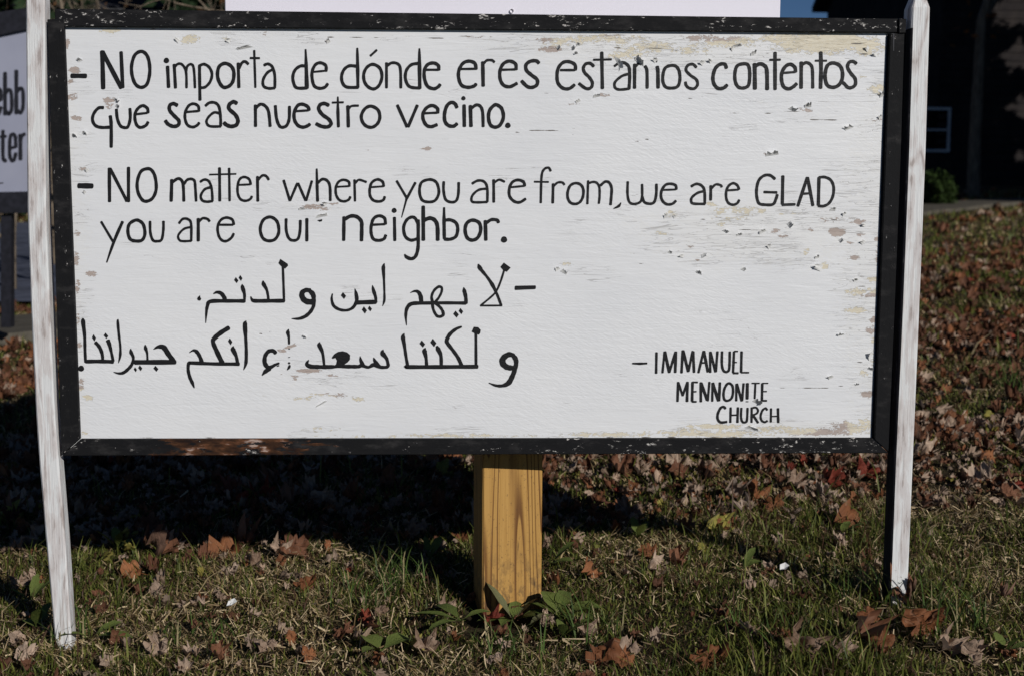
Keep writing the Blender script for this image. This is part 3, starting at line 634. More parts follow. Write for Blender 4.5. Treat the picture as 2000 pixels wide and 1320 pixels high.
# ---- lettering
CR = {'A': (100, 70, 4), 'B': (550, 70, 4), 'C': (1000, 70, 5), 'D': (1350, 70, 5), 'E': (130, 310, 4), 'F': (600, 310, 4), 'G': (1000, 310, 5.7143), 'H': (1320, 310, 5),
      'I': (370, 490, 5.5556), 'J': (700, 490, 5.5556), 'K': (140, 610, 5.5556), 'L': (480, 610, 5.5556), 'M': (760, 610, 6.6667), 'N': (1200, 660, 5.5556)}
def catmull(P, closed, n_=6):
    P = np.array(P, float); m_ = len(P); out = []
    if m_ == 2 and not closed: return np.array([P[0]+(P[1]-P[0])*t for t in np.linspace(0, 1, 7)])
    rngk = m_ if closed else m_-1
    for k in range(rngk):
        g_ = [P[(k+j) % m_] if closed else P[max(0, min(m_-1, k+j))] for j in (-1, 0, 1, 2)]
        for u in np.arange(n_)/n_:
            out.append(0.5*((2*g_[1])+(-g_[0]+g_[2])*u+(2*g_[0]-5*g_[1]+4*g_[2]-g_[3])*u*u+(-g_[0]+3*g_[1]-3*g_[2]+g_[3])*u**3))
    if not closed: out.append(P[-1])
    return np.array(out)
layer = [0]
def stroke_geo(pts, width, closed, V, F, to3, yo):
    """pts in photo pixels (x, y[, w]); adds ribbon + round caps"""
    P = [p_ if len(p_) == 3 else (p_[0], p_[1], width) for p_ in pts]
    C = catmull(P, closed); layer[0] += 1
    yy = yo-0.000018*(layer[0] % 9)
    xy, wd = C[:, :2], np.maximum(C[:, 2], 0.6)
    wd = wd*1.05*(1+0.05*np.sin(np.arange(len(wd))*1.3+layer[0])) 
    tn = np.roll(xy, -1, 0)-np.roll(xy, 1, 0) if closed else np.gradient(xy, axis=0)
    tn /= (np.linalg.norm(tn, axis=1)[:, None]+1e-9); nr = np.stack([-tn[:, 1], tn[:, 0]], 1)
    Lp = xy+nr*wd[:, None]/2; Rp = xy-nr*wd[:, None]/2; k0 = len(V); m_ = len(xy)
    for i in range(m_):
        V.append(to3(*Lp[i], yy)); V.append(to3(*Rp[i], yy))
    for i in range(m_ if closed else m_-1):
        j = (i+1) % m_; F.append((k0+2*i, k0+2*i+1, k0+2*j+1, k0+2*j))
    if not closed:
        for end, sg in ((0, -1), (m_-1, 1)):
            r = wd[end]/2; c0 = len(V); V.append(to3(*xy[end], yy)); nseg = 6
            for s in range(nseg+1):
                a_ = math.pi*s/nseg; q = xy[end]+nr[end]*r*math.cos(a_)+sg*tn[end]*r*math.sin(a_)*0.55; V.append(to3(q[0], q[1], yy))
            for s in range(nseg): F.append((c0, c0+1+s, c0+2+s) if sg > 0 else (c0, c0+2+s, c0+1+s))
def poly_geo(pts, V, F, to3, yo):
    layer[0] += 1; yy = yo-0.000018*(layer[0] % 9); k = len(V)
    for p_ in pts: V.append(to3(p_[0], p_[1], yy))
    F.append(tuple(range(k, k+len(pts))))
def board3(x, y, yy):
    q = P0(x, y, 0.0); return (q[0], yy, q[2])
def word(name, label, items, parent=S, material=MK, to3=board3, yo=-0.0005):
    V, F = [], []
    for it in items:
        c_, kind, wd, pts = it
        ox, oy, sc = CR[c_] if isinstance(c_, str) else c_
        q = [((p_[0]/sc)+ox, (p_[1]/sc)+oy)+((p_[2]/sc,) if len(p_) > 2 else ()) for p_ in pts]
        if kind == 'P': poly_geo(q, V, F, to3, yo)
        elif kind == 'D':   # lozenge: centre with width and height
            (x, y), (dw, dh) = q[0], (wd[0]/sc, wd[1]/sc); poly_geo([(x-dw*0.1, y-dh/2), (x+dw/2, y+dh*0.05), (x+dw*0.12, y+dh/2), (x-dw/2, y-dh*0.05)], V, F, to3, yo)
        elif kind == 'B':   # round dot
            (x, y), r = q[0], wd/sc; poly_geo([(x+r*math.cos(t)*(1+0.07*math.sin(3*t)), y+r*math.sin(t)) for t in np.linspace(0, 2*math.pi, 15)[:-1]], V, F, to3, yo)
        else: stroke_geo(q, wd/sc, kind == 'O', V, F, to3, yo)
    o = add(name, V, F, material, parent)
    bm = bmesh.new(); bm.from_mesh(o.data)
    # every face towards the reader
    for f_ in bm.faces:
        f_.normal_update()
        if f_.normal.y > 0: f_.normal_flip()
    bm.to_mesh(o.data); bm.free()
    if label: o['label'] = label
    return o
def A_(w_, p_): return ('A', 'S', w_, p_)
def mk(c_):
    return (lambda w_, *p_: (c_, 'S', w_, list(p_))), (lambda w_, *p_: (c_, 'O', w_, list(p_)))
a, ao = mk('A'); b2, bo = mk('B'); c3, co = mk('C'); d4, do = mk('D'); e5, eo = mk('E'); f6, fo = mk('F'); g7, go = mk('G'); h8, ho = mk('H')
i9, io = mk('I'); j1, jo = mk('J'); k2, ko = mk('K'); l3, lo = mk('L'); m4, mo = mk('M'); n5, no = mk('N')
W = []
W.append(('dash before the first line', [a(34, (160, 315), (272, 316))]))
W.append(('painted word "NO" in the first line', [a(34, (400, 125), (407, 412)), a(34, (402, 128), (548, 408)), a(28, (547, 130), (560, 405)), ao(26, (702, 124), (655, 152), (630, 230), (633, 310), (660, 380), (705, 405), (750, 378), (771, 290), (765, 200), (742, 145))]))
W.append(('painted word "importa"', [('A', 'B', 22, [(901, 195)]), a(26, (910, 243), (918, 403)), a(24, (962, 228), (972, 408)), a(20, (965, 250), (985, 225), (1015, 222), (1042, 250), (1056, 300), (1058, 408)), a(20, (1055, 285), (1062, 245), (1085, 225), (1108, 235), (1118, 290), (1124, 408)),
  a(24, (1160, 232), (1160, 300), (1163, 503)), a(22, (1160, 236), (1195, 224), (1235, 248), (1257, 300), (1243, 360), (1205, 402), (1168, 408)), ao(27, (1355, 218), (1312, 245), (1300, 310), (1317, 370), (1350, 405), (1395, 392), (1423, 350), (1427, 280), (1402, 235)),
  a(24, (1462, 218), (1467, 405)), a(22, (1470, 255), (1490, 215), (1515, 203), (1540, 222)), a(18, (1587, 118), (1596, 405)), a(17, (1556, 176), (1628, 177)), a(22, (1664, 232), (1695, 222), (1728, 245), (1747, 310), (1748, 408)), a(22, (1740, 262), (1690, 290), (1657, 345), (1660, 395), (1700, 413), (1746, 410))]))
W.append(('painted word "de"', [b2(20, (188, 110, 14), (193, 240, 26), (198, 410, 32)), b2(24, (190, 240), (150, 238), (110, 265), (90, 310), (92, 360), (118, 408), (200, 410)), b2(16, (245, 285), (345, 275)), b2(24, (348, 278), (346, 235), (305, 213), (265, 228), (240, 280), (240, 340), (257, 395), (300, 413), (340, 403), (360, 378))]))
W.append(('painted word "dónde"', [b2(20, (592, 100, 16), (595, 250, 26), (597, 405, 22)), b2(24, (585, 240), (530, 237), (490, 265), (470, 315), (477, 370), (512, 403), (598, 405)), bo(24, (715, 225), (668, 248), (643, 300), (648, 360), (680, 403), (725, 417), (765, 385), (785, 320), (768, 255)), b2(18, (695, 158), (743, 114)),
  b2(22, (820, 215), (820, 408)), b2(22, (825, 237), (860, 214), (905, 220), (928, 260), (932, 408)), b2(22, (1077, 103, 14), (1078, 230, 28), (1080, 412, 26)), b2(24, (1070, 218), (1015, 228), (977, 270), (967, 330), (986, 385), (1020, 406), (1080, 410)), b2(18, (1118, 268), (1225, 268)), b2(26, (1228, 268), (1225, 235), (1190, 215), (1145, 225), (1118, 265), (1116, 330), (1140, 395), (1190, 416), (1225, 400), (1238, 384))]))
W.append(('painted word "eres"', [b2(18, (1395, 262), (1515, 260)), b2(26, (1520, 262), (1510, 217), (1465, 200), (1418, 217), (1387, 270), (1384, 330), (1407, 388), (1460, 405), (1508, 393), (1518, 378)), b2(28, (1572, 208), (1575, 393)), b2(20, (1580, 218), (1605, 194), (1645, 194), (1662, 208)), b2(18, (1715, 268), (1825, 265)), b2(26, (1832, 265), (1828, 222), (1785, 200), (1737, 217), (1708, 270), (1708, 340), (1735, 388), (1785, 400), (1838, 374)),
  c3(34, (262, 268), (235, 247), (180, 252), (138, 285), (142, 340), (190, 385), (245, 430), (244, 480), (200, 506), (150, 498), (95, 445))]))
W.append(('painted word "estamos", partly lost where paint peeled', [c3(24, (475, 338), (612, 338)), c3(32, (620, 336), (615, 285), (560, 256), (498, 264), (452, 320), (440, 400), (452, 468), (500, 515), (560, 518), (610, 482)), c3(30, (798, 300), (765, 272), (720, 278), (697, 320), (712, 365), (755, 408), (785, 460), (773, 508), (725, 518), (656, 470)),
  c3(32, (877, 165), (883, 515)), c3(20, (797, 237), (970, 233)), c3(24, (1002, 298), (1032, 275)), c3(30, (1070, 262), (1110, 273), (1143, 310), (1150, 400), (1143, 520)), c3(26, (1140, 375), (1072, 397), (1007, 455), (1007, 508), (1050, 528), (1143, 520)),
  c3(32, (1198, 282), (1197, 512)), c3(26, (1205, 305), (1235, 275), (1262, 278)), c3(30, (1300, 300), (1318, 345), (1320, 512)), c3(34, (1418, 305), (1425, 350), (1427, 510)), ('C', 'P', 0, [(1397, 243), (1420, 232), (1418, 262), (1405, 262)]),
  co(30, (1560, 292), (1502, 312), (1477, 370), (1474, 450), (1502, 503), (1560, 514), (1618, 497), (1640, 430), (1633, 350), (1605, 303)), c3(28, (1800, 310), (1765, 280), (1717, 292), (1700, 340), (1745, 390), (1800, 430), (1812, 480), (1780, 518), (1730, 513), (1702, 488), (1694, 457))]))
W.append(('painted word "contentos"', [d4(34, (343, 318), (330, 282), (285, 280), (237, 320), (213, 400), (221, 468), (260, 515), (315, 513), (350, 484)), do(32, (500, 277), (447, 300), (427, 370), (431, 450), (461, 503), (515, 512), (558, 488), (571, 420), (569, 330), (550, 283)), d4(38, (620, 278), (622, 520)), d4(36, (630, 297), (670, 277), (713, 292), (738, 340), (742, 525)),
  d4(34, (819, 168), (819, 525)), d4(22, (768, 238), (870, 236)), d4(22, (908, 365), (1012, 357)), d4(34, (1018, 355), (1013, 312), (970, 281), (921, 302), (887, 360), (882, 430), (902, 498), (950, 521), (995, 502), (1028, 472)), d4(34, (1075, 262), (1073, 512)), d4(30, (1085, 284), (1125, 264), (1168, 287), (1184, 340), (1187, 510)),
  d4(36, (1265, 165), (1268, 330), (1263, 512)), d4(20, (1212, 246), (1322, 246)), do(34, (1385, 268), (1332, 292), (1310, 360), (1310, 430), (1332, 488), (1385, 506), (1438, 486), (1473, 430), (1476, 350), (1448, 292)), d4(32, (1612, 273), (1580, 253), (1542, 263), (1527, 310), (1560, 370), (1600, 420), (1603, 478), (1570, 507), (1530, 507), (1492, 468), (1458, 452))]))
W.append(('painted word "que", its first letter broken by peeled paint', [a(24, (408, 563), (370, 567), (334, 610), (324, 660), (347, 703), (395, 718), (460, 716)), a(26, (463, 630), (470, 700), (470, 870)), a(24, (510, 578), (518, 650), (540, 703), (570, 719), (600, 712), (618, 650), (616, 572)), ('A', 'P', 0, [(508, 537), (534, 555), (520, 556), (506, 546)]), a(18, (665, 615), (750, 605)), a(24, (757, 603), (753, 570), (720, 548), (687, 562), (660, 600), (655, 650), (670, 700), (700, 718), (740, 703), (757, 677))]))
W.append(('painted word "seas"', [a(28, (985, 545), (955, 532), (927, 547), (927, 585), (960, 625), (998, 665), (993, 700), (955, 710), (915, 693), (894, 667)), a(18, (1055, 598), (1150, 590)), a(22, (1155, 590), (1150, 552), (1115, 533), (1077, 547), (1050, 595), (1047, 650), (1067, 700), (1110, 715), (1145, 698), (1156, 682)),
  a(22, (1207, 548), (1240, 524), (1285, 527), (1313, 560), (1324, 640), (1325, 707)), a(20, (1320, 610), (1275, 601), (1232, 635), (1214, 675), (1240, 708), (1325, 710)), a(30, (1450, 530), (1425, 518), (1392, 540), (1392, 575), (1440, 620), (1460, 665), (1445, 700), (1405, 710), (1370, 698), (1352, 682))]))
W.append(('painted word "nuestro"', [a(24, (1596, 545), (1597, 708)), a(24, (1600, 567), (1635, 537), (1675, 552), (1700, 600), (1711, 708)), a(24, (1752, 550), (1760, 640), (1780, 700), (1805, 717), (1840, 703), (1860, 650), (1862, 555)), b2(18, (104, 592), (210, 585)), b2(26, (216, 583), (205, 556), (165, 537), (127, 547), (100, 600), (102, 660), (130, 703), (170, 716), (208, 703), (220, 692)),
  b2(28, (368, 545), (335, 531), (302, 541), (291, 575), (320, 618), (370, 655), (387, 690), (362, 713), (315, 710), (272, 690)), b2(20, (440, 480, 12), (441, 600, 24), (445, 712, 22)), b2(15, (397, 524), (483, 522)), b2(26, (518, 552), (522, 712)), b2(18, (522, 580), (545, 552), (600, 548)), bo(25, (700, 552), (652, 572), (624, 625), (633, 675), (665, 709), (710, 716), (750, 688), (768, 640), (754, 582))]))
W.append(('painted word "vecino."', [b2(24, (905, 545), (980, 712)), b2(24, (990, 712), (1060, 547)), b2(18, (1110, 608), (1215, 603)), b2(26, (1220, 603), (1218, 570), (1180, 547), (1137, 562), (1107, 605), (1107, 655), (1132, 700), (1170, 712), (1213, 697)), b2(27, (1370, 562), (1355, 533), (1325, 523), (1292, 550), (1274, 610), (1277, 670), (1305, 703), (1345, 708), (1370, 690)),
  ('B', 'B', 17, [(1421, 490)]), b2(28, (1426, 545), (1428, 708)), b2(28, (1475, 550), (1480, 708)), b2(24, (1482, 570), (1520, 543), (1553, 553), (1571, 600), (1575, 710)), bo(27, (1665, 543), (1627, 582), (1617, 640), (1632, 698), (1670, 716), (1708, 698), (1733, 640), (1723, 577), (1695, 548)), ('B', 'B', 22, [(1768, 702)])]))
W.append(('dash before the second sentence', [e5(40, (95, 213), (202, 215))]))
W.append(('painted word "NO" in the English sentence', [e5(26, (335, 78), (337, 335)), e5(24, (342, 80), (472, 332)), e5(25, (485, 72), (485, 335)), eo(25, (635, 80), (582, 102), (554, 180), (558, 260), (592, 323), (630, 334), (675, 308), (701, 240), (694, 150), (670, 97))]))
W.append(('painted word "matter"', [e5(26, (823, 168), (818, 332)), e5(23, (830, 185), (870, 158), (900, 172), (913, 220), (917, 332)), e5(21, (920, 200), (940, 170), (972, 160), (1000, 175), (1007, 230), (1013, 332)), e5(20, (1046, 182), (1080, 165), (1115, 182), (1135, 240), (1141, 332)), e5(20, (1130, 225), (1080, 242), (1050, 290), (1062, 328), (1100, 338), (1140, 333)),
  e5(22, (1196, 75), (1198, 330)), e5(19, (1271, 78), (1275, 330)), e5(13, (1118, 126), (1325, 121)), e5(16, (1350, 207), (1435, 203)), e5(20, (1440, 203), (1427, 162), (1387, 145), (1352, 165), (1337, 220), (1340, 280), (1362, 320), (1400, 331), (1435, 318), (1448, 297)), e5(22, (1492, 143), (1495, 332)), e5(20, (1497, 168), (1530, 134), (1560, 138), (1580, 166))]))
W.append(('painted word "where"', [e5(20, (1697, 172), (1745, 328)), e5(20, (1747, 328), (1803, 195)), e5(20, (1810, 195), (1868, 328)), e5(20, (1873, 328), (1917, 177)), f6(18, (75, 82, 14), (78, 200, 22), (82, 332, 22)), f6(22, (84, 190), (120, 162), (158, 175), (178, 220), (181, 328)), f6(15, (230, 222), (325, 217)), f6(20, (330, 217), (325, 182), (285, 167), (247, 182), (225, 225), (226, 280), (250, 323), (290, 335), (325, 322), (337, 300)),
  f6(19, (370, 168), (374, 332)), f6(18, (378, 192), (405, 167), (462, 184)), f6(15, (495, 225), (593, 218)), f6(21, (598, 218), (590, 182), (550, 164), (507, 187), (490, 235), (492, 290), (517, 326), (560, 336), (595, 325), (606, 300))]))
W.append(('painted word "you" in the English sentence', [f6(18, (700, 176), (778, 308)), f6(20, (845, 190), (775, 320)), f6(18, (778, 312), (738, 460, 8)), fo(22, (945, 166), (892, 190), (878, 260), (897, 323), (945, 340), (1000, 328), (1029, 270), (1018, 202), (990, 172)), f6(21, (1067, 183), (1066, 250), (1081, 318), (1120, 341), (1163, 332), (1181, 280), (1184, 190))]))
W.append(('painted word "are" before "from"', [f6(20, (1290, 196), (1335, 173), (1383, 182), (1407, 230), (1408, 337)), f6(19, (1405, 236), (1340, 246), (1291, 290), (1287, 335), (1330, 343), (1406, 340)), f6(21, (1457, 168), (1458, 340)), f6(18, (1465, 188), (1500, 166), (1542, 182)), f6(16, (1583, 226), (1695, 215)), f6(22, (1700, 215), (1690, 183), (1645, 168), (1602, 187), (1580, 235), (1582, 295), (1618, 335), (1662, 342), (1706, 316))]))
W.append(('painted word "from,"', [f6(19, (1902, 98), (1888, 74), (1860, 78), (1837, 110), (1829, 180), (1825, 345)), f6(14, (1775, 182), (1885, 184)), g7(30, (460, 285), (455, 495)), g7(26, (470, 305), (510, 270), (560, 268), (585, 292)), go(30, (710, 276), (652, 302), (623, 370), (623, 440), (652, 492), (705, 508), (757, 488), (791, 430), (797, 350), (768, 294)),
  g7(26, (850, 250), (845, 400), (842, 505)), g7(26, (862, 275), (905, 262), (948, 274), (975, 320), (978, 420), (970, 500)), g7(30, (990, 300), (1040, 260), (1085, 270), (1112, 330), (1108, 430), (1100, 515)), g7(26, (1215, 495, 12), (1190, 532, 30), (1135, 558, 10))]))
W.append(('painted word "we"', [g7(28, (1292, 262), (1290, 400), (1312, 488), (1370, 508), (1430, 486), (1452, 430), (1452, 290)), g7(30, (1456, 430), (1478, 488), (1540, 506), (1588, 486), (1610, 400), (1612, 288)), g7(22, (1690, 352), (1825, 347)), g7(30, (1833, 345), (1828, 303), (1780, 284), (1718, 293), (1674, 350), (1663, 420), (1684, 478), (1730, 511), (1790, 506), (1828, 474))]))
W.append(('painted word "are" before "GLAD"', [h8(26, (152, 272), (200, 249), (250, 264), (280, 315), (283, 440)), h8(25, (275, 320), (212, 337), (157, 382), (152, 425), (180, 442), (283, 444)), h8(27, (342, 268), (340, 405)), h8(23, (350, 292), (390, 254), (438, 262), (448, 278)), h8(20, (505, 312), (610, 305)), h8(25, (618, 302), (600, 262), (560, 242), (517, 267), (493, 320), (493, 390), (516, 437), (560, 452), (600, 437), (618, 407))]))
W.append(('painted word "GLAD"', [h8(28, (967, 200), (920, 165), (862, 168), (812, 212), (790, 290), (790, 370), (812, 438), (870, 452), (950, 447), (980, 390), (990, 355)), h8(24, (862, 328), (985, 332)), h8(30, (1045, 173), (1040, 445)), h8(26, (1040, 452), (1163, 448)), h8(30, (1283, 188), (1192, 462)), h8(30, (1287, 188), (1338, 458)), h8(22, (1245, 345), (1315, 340)), h8(30, (1398, 188), (1392, 455)), h8(27, (1400, 186), (1455, 183), (1513, 212), (1541, 280), (1533, 370), (1495, 438), (1440, 465), (1392, 462))]))
W.append(('painted word "you" in the lowest English line', [e5(19, (272, 495), (363, 648)), e5(20, (438, 495, 24), (375, 640, 24), (315, 810, 12)), eo(25, (540, 482), (492, 512), (480, 570), (497, 628), (540, 644), (590, 638), (613, 590), (603, 522), (575, 490)), e5(21, (653, 492), (656, 580), (676, 638), (710, 646), (744, 633), (757, 560), (758, 492))]))
W.append(('painted word "are" before "our"', [e5(20, (880, 505), (910, 472), (950, 475), (974, 510), (975, 642)), e5(18, (970, 536), (917, 551), (874, 600), (884, 638), (920, 646), (975, 643)), e5(25, (1030, 472), (1030, 642)), e5(20, (1037, 492), (1065, 467), (1100, 472), (1118, 490)), e5(18, (1190, 518), (1300, 518)), e5(21, (1308, 516), (1295, 477), (1250, 462), (1207, 480), (1182, 530), (1187, 595), (1212, 637), (1250, 645), (1288, 620), (1306, 588)), ]))
W.append(('painted word "our" with a flake missing from the r', [eo(24, (1585, 457), (1537, 482), (1514, 550), (1532, 618), (1575, 643), (1628, 632), (1658, 580), (1653, 512), (1628, 473)), e5(22, (1716, 473), (1717, 560), (1737, 622), (1770, 640), (1808, 628), (1824, 570), (1827, 485)), e5(24, (1878, 472), (1878, 642)), ('F', 'P', 0, [(78, 482), (118, 474), (117, 490), (98, 495)])]))
W.append(('painted word "neighbor."', [f6(26, (288, 458), (286, 638)), f6(28, (294, 475), (340, 450), (388, 455), (423, 490), (427, 540), (425, 640)), f6(18, (510, 518), (605, 513)), f6(24, (612, 512), (605, 467), (565, 448), (522, 467), (502, 520), (500, 580), (517, 628), (560, 640), (600, 628), (614, 600)), ('F', 'B', 20, [(680, 406)]), f6(24, (682, 462), (685, 640)),
  f6(24, (866, 510), (845, 468), (815, 458), (777, 482), (754, 540), (767, 608), (810, 638), (858, 628)), f6(26, (868, 482), (868, 600), (866, 700), (848, 762), (815, 783), (778, 770), (762, 750, 12)), f6(28, (907, 375), (908, 636)), f6(30, (917, 480), (960, 466), (998, 483), (1018, 530), (1020, 636)),
  f6(22, (1070, 385, 16), (1070, 500, 26), (1072, 626, 24)), f6(25, (1078, 482), (1120, 480), (1163, 503), (1177, 550), (1163, 608), (1120, 630), (1074, 630)), fo(27, (1290, 482), (1247, 507), (1234, 560), (1250, 618), (1290, 638), (1333, 618), (1356, 560), (1343, 502)), f6(28, (1392, 488), (1396, 636)), f6(25, (1402, 502), (1440, 478), (1485, 482), (1494, 500)), ('F', 'B', 25, [(1538, 633)])]))
# Arabic, first line (read from the right)
W.append(('dash at the right end of the first Arabic line', [('J', 'P', 0, [(1697, 388), (1705, 380), (1920, 376), (1927, 385), (1925, 412), (1915, 418), (1703, 427), (1695, 418)])]))
W.append(('first word of the first Arabic line, "لا"', [j1(30, (1302, 148, 16), (1315, 180, 44), (1340, 215, 36), (1400, 288, 28), (1455, 370, 38), (1495, 450, 28), (1520, 510, 28), (1550, 590, 28)), j1(22, (1582, 212), (1545, 330), (1502, 430), (1450, 492), (1330, 592)), j1(20, (1325, 595), (1558, 594)), ('J', 'P', 0, [(1578, 129), (1653, 184), (1612, 229), (1575, 215), (1541, 175)])]))
W.append(('second word of the first Arabic line, "يهم"', [j1(30, (523, 808, 8), (515, 700, 30), (530, 620, 38), (580, 575, 42), (700, 568, 36), (950, 566, 34), (1165, 568, 36)), j1(30, (1143, 398, 8), (1150, 435, 40), (1165, 500, 38), (1170, 570, 36)), j1(30, (565, 455, 8), (610, 438, 24), (650, 447, 36), (675, 490, 44), (684, 560, 46)),
  j1(28, (808, 560, 34), (795, 500, 28), (820, 435, 28), (870, 391, 30), (905, 402, 26), (902, 450, 26), (872, 510, 26), (830, 560, 30)), j1(28, (803, 570, 34), (815, 640, 28), (850, 702, 30), (890, 713, 30), (922, 690, 34), (908, 640, 30), (872, 597, 30), (835, 572, 26)), ('J', 'D', (62, 76), [(1060, 688)]), ('J', 'D', (50, 68), [(1113, 655)])]))
W.append(('third word of the first Arabic line, "اين"', [j1(28, (282, 138, 10), (272, 185, 38), (278, 300, 26), (283, 450, 22), (282, 540, 26), (263, 600, 6)), i9(30, (1552, 468, 14), (1545, 530, 26), (1570, 600, 32), (1640, 640, 30), (1720, 643, 28), (1780, 610, 34), (1815, 545, 36), (1812, 480, 38), (1796, 412, 8)), i9(46, (1820, 562), (2022, 556)), i9(30, (1986, 376, 8), (1998, 430, 36), (2020, 500, 32), (2026, 560, 28)),
  ('I', 'D', (58, 76), [(1672, 487)]), ('I', 'D', (56, 80), [(1899, 643)]), ('I', 'D', (46, 62), [(1959, 628)])]))
W.append(('fourth word of the first Arabic line, "ولدتم."', [i9(40, (1310, 432, 46), (1262, 428, 46), (1222, 460, 54), (1232, 515, 58), (1275, 550, 60), (1330, 555, 60)), i9(40, (1300, 430, 40), (1340, 470, 52), (1350, 520, 44), (1350, 590, 36), (1318, 655, 38), (1262, 708, 38), (1190, 735, 30), (1112, 735, 10)),
  i9(26, (1015, 175), (1022, 370), (1028, 545)), ('I', 'P', 0, [(987, 89), (1068, 143), (1071, 165), (1040, 196), (1000, 172), (966, 134)]), i9(38, (666, 498, 12), (680, 530, 30), (712, 544, 40), (860, 544, 40), (1028, 543, 42)), i9(30, (800, 325, 10), (805, 360, 42), (838, 420, 30), (852, 480, 28), (860, 540, 26)),
  i9(38, (178, 782, 8), (184, 680, 26), (196, 600, 36), (230, 550, 42), (400, 545, 38), (596, 545, 40)), i9(36, (264, 465, 14), (300, 450, 30), (345, 462, 40), (378, 505, 44), (388, 540, 46)), i9(30, (573, 363, 8), (578, 400, 42), (598, 470, 32), (598, 555, 26)), ('I', 'D', (48, 66), [(509, 320)]), ('I', 'D', (42, 66), [(556, 296)]), ('I', 'P', 0, [(118, 480), (92, 502), (84, 522), (94, 538), (118, 542), (130, 524), (122, 508), (118, 496)])]))
# Arabic, second line
W.append(('first word of the second Arabic line, "و"', [m4(60, (1625, 560, 50), (1560, 545, 66), (1490, 590, 74), (1478, 650, 78), (1520, 700, 70), (1580, 718, 66), (1640, 715, 50)), m4(60, (1600, 545, 50), (1645, 600, 62), (1655, 660, 56), (1635, 750, 56), (1600, 840, 62), (1555, 915, 66), (1480, 950, 44), (1390, 948, 34), (1300, 915, 12))]))
W.append(('second word of the second Arabic line, "لكننا"', [m4(36, (1130, 270), (1132, 700)), ('M', 'P', 0, [(1103, 188), (1160, 193), (1194, 230), (1186, 272), (1170, 292), (1110, 272), (1075, 252)]), m4(50, (245, 700), (240, 706), (600, 706), (1150, 702)), m4(44, (198, 272, 8), (182, 320, 52), (200, 430, 42), (222, 580, 38), (245, 702, 40)),
  m4(40, (474, 460, 10), (462, 500, 58), (482, 590, 40), (490, 700, 42)), m4(40, (622, 440, 30), (640, 480, 58), (675, 560, 44), (680, 700, 42)), ('M', 'D', (74, 92), [(433, 407)]), ('M', 'D', (80, 108), [(577, 393)]), m4(44, (942, 188, 26), (870, 218, 40), (795, 280, 48), (755, 350, 50), (758, 395, 50), (830, 490, 44), (900, 590, 46), (946, 695, 50))]))
W.append(('third word of the second Arabic line, "سعداء"', [l3(40, (683, 513, 10), (664, 555, 40), (700, 582, 46), (800, 588, 42), (900, 588, 44), (985, 586, 30)), l3(40, (985, 580, 30), (1010, 568, 36), (1060, 582, 40), (1150, 584, 40), (1225, 584, 38), (1260, 572, 40), (1330, 592, 30), (1390, 565, 44), (1460, 590, 36), (1530, 590, 34), (1550, 572, 30)),
  l3(34, (803, 322, 10), (800, 355, 46), (835, 440, 32), (852, 570, 26)), ('L', 'P', 0, [(932, 490), (960, 450), (1000, 425), (1050, 417), (1100, 430), (1133, 460), (1131, 510), (1105, 540), (1075, 560), (1055, 600), (985, 600), (950, 580), (980, 560), (990, 520), (975, 492), (945, 500)]), l3(34, (1242, 474, 8), (1250, 520, 34), (1275, 575, 44)), l3(34, (1388, 490, 12), (1405, 530, 38), (1445, 582, 44)), l3(34, (1492, 402, 10), (1485, 440, 50), (1530, 500, 34), (1548, 575, 34)),
  l3(36, (466, 183, 8), (458, 215, 38), (468, 270, 26), (471, 340, 22)), l3(10, (464, 394), (480, 394)), l3(8, (462, 486), (480, 485)), l3(24, (472, 543), (470, 552)), l3(24, (478, 572, 22), (470, 595, 28), (450, 622, 8)),
  l3(44, (325, 440, 40), (300, 415, 40), (250, 420, 42), (212, 470, 42), (206, 540, 46), (230, 585, 46)), l3(36, (230, 595, 40), (275, 590, 38), (320, 565, 30), (362, 548, 22)), l3(40, (178, 680, 10), (215, 638, 44), (262, 605, 46)), l3(12, (340, 580), (362, 574))]))
W.append(('fourth word of the second Arabic line, "انكم"', [k2(36, (1893, 92, 10), (1882, 135, 48), (1890, 280, 34), (1896, 420, 34), (1892, 545, 34), (1867, 620, 8)), k2(38, (1275, 550, 36), (1300, 545, 38), (1550, 555, 36), (1815, 557, 38)), k2(34, (1268, 550, 34), (1265, 620, 34), (1283, 700, 36), (1312, 765, 34), (1331, 816, 10)), k2(36, (1278, 434, 8), (1320, 410, 24), (1358, 425, 40), (1393, 480, 38), (1415, 545, 46)),
  k2(46, (1705, 167, 46), (1620, 220, 50), (1555, 275, 50), (1535, 320, 44), (1575, 420, 48), (1635, 545, 50)), k2(36, (1756, 365, 10), (1752, 400, 50), (1785, 470, 36), (1802, 548, 34)), ('K', 'D', (48, 76), [(1721, 315)])]))
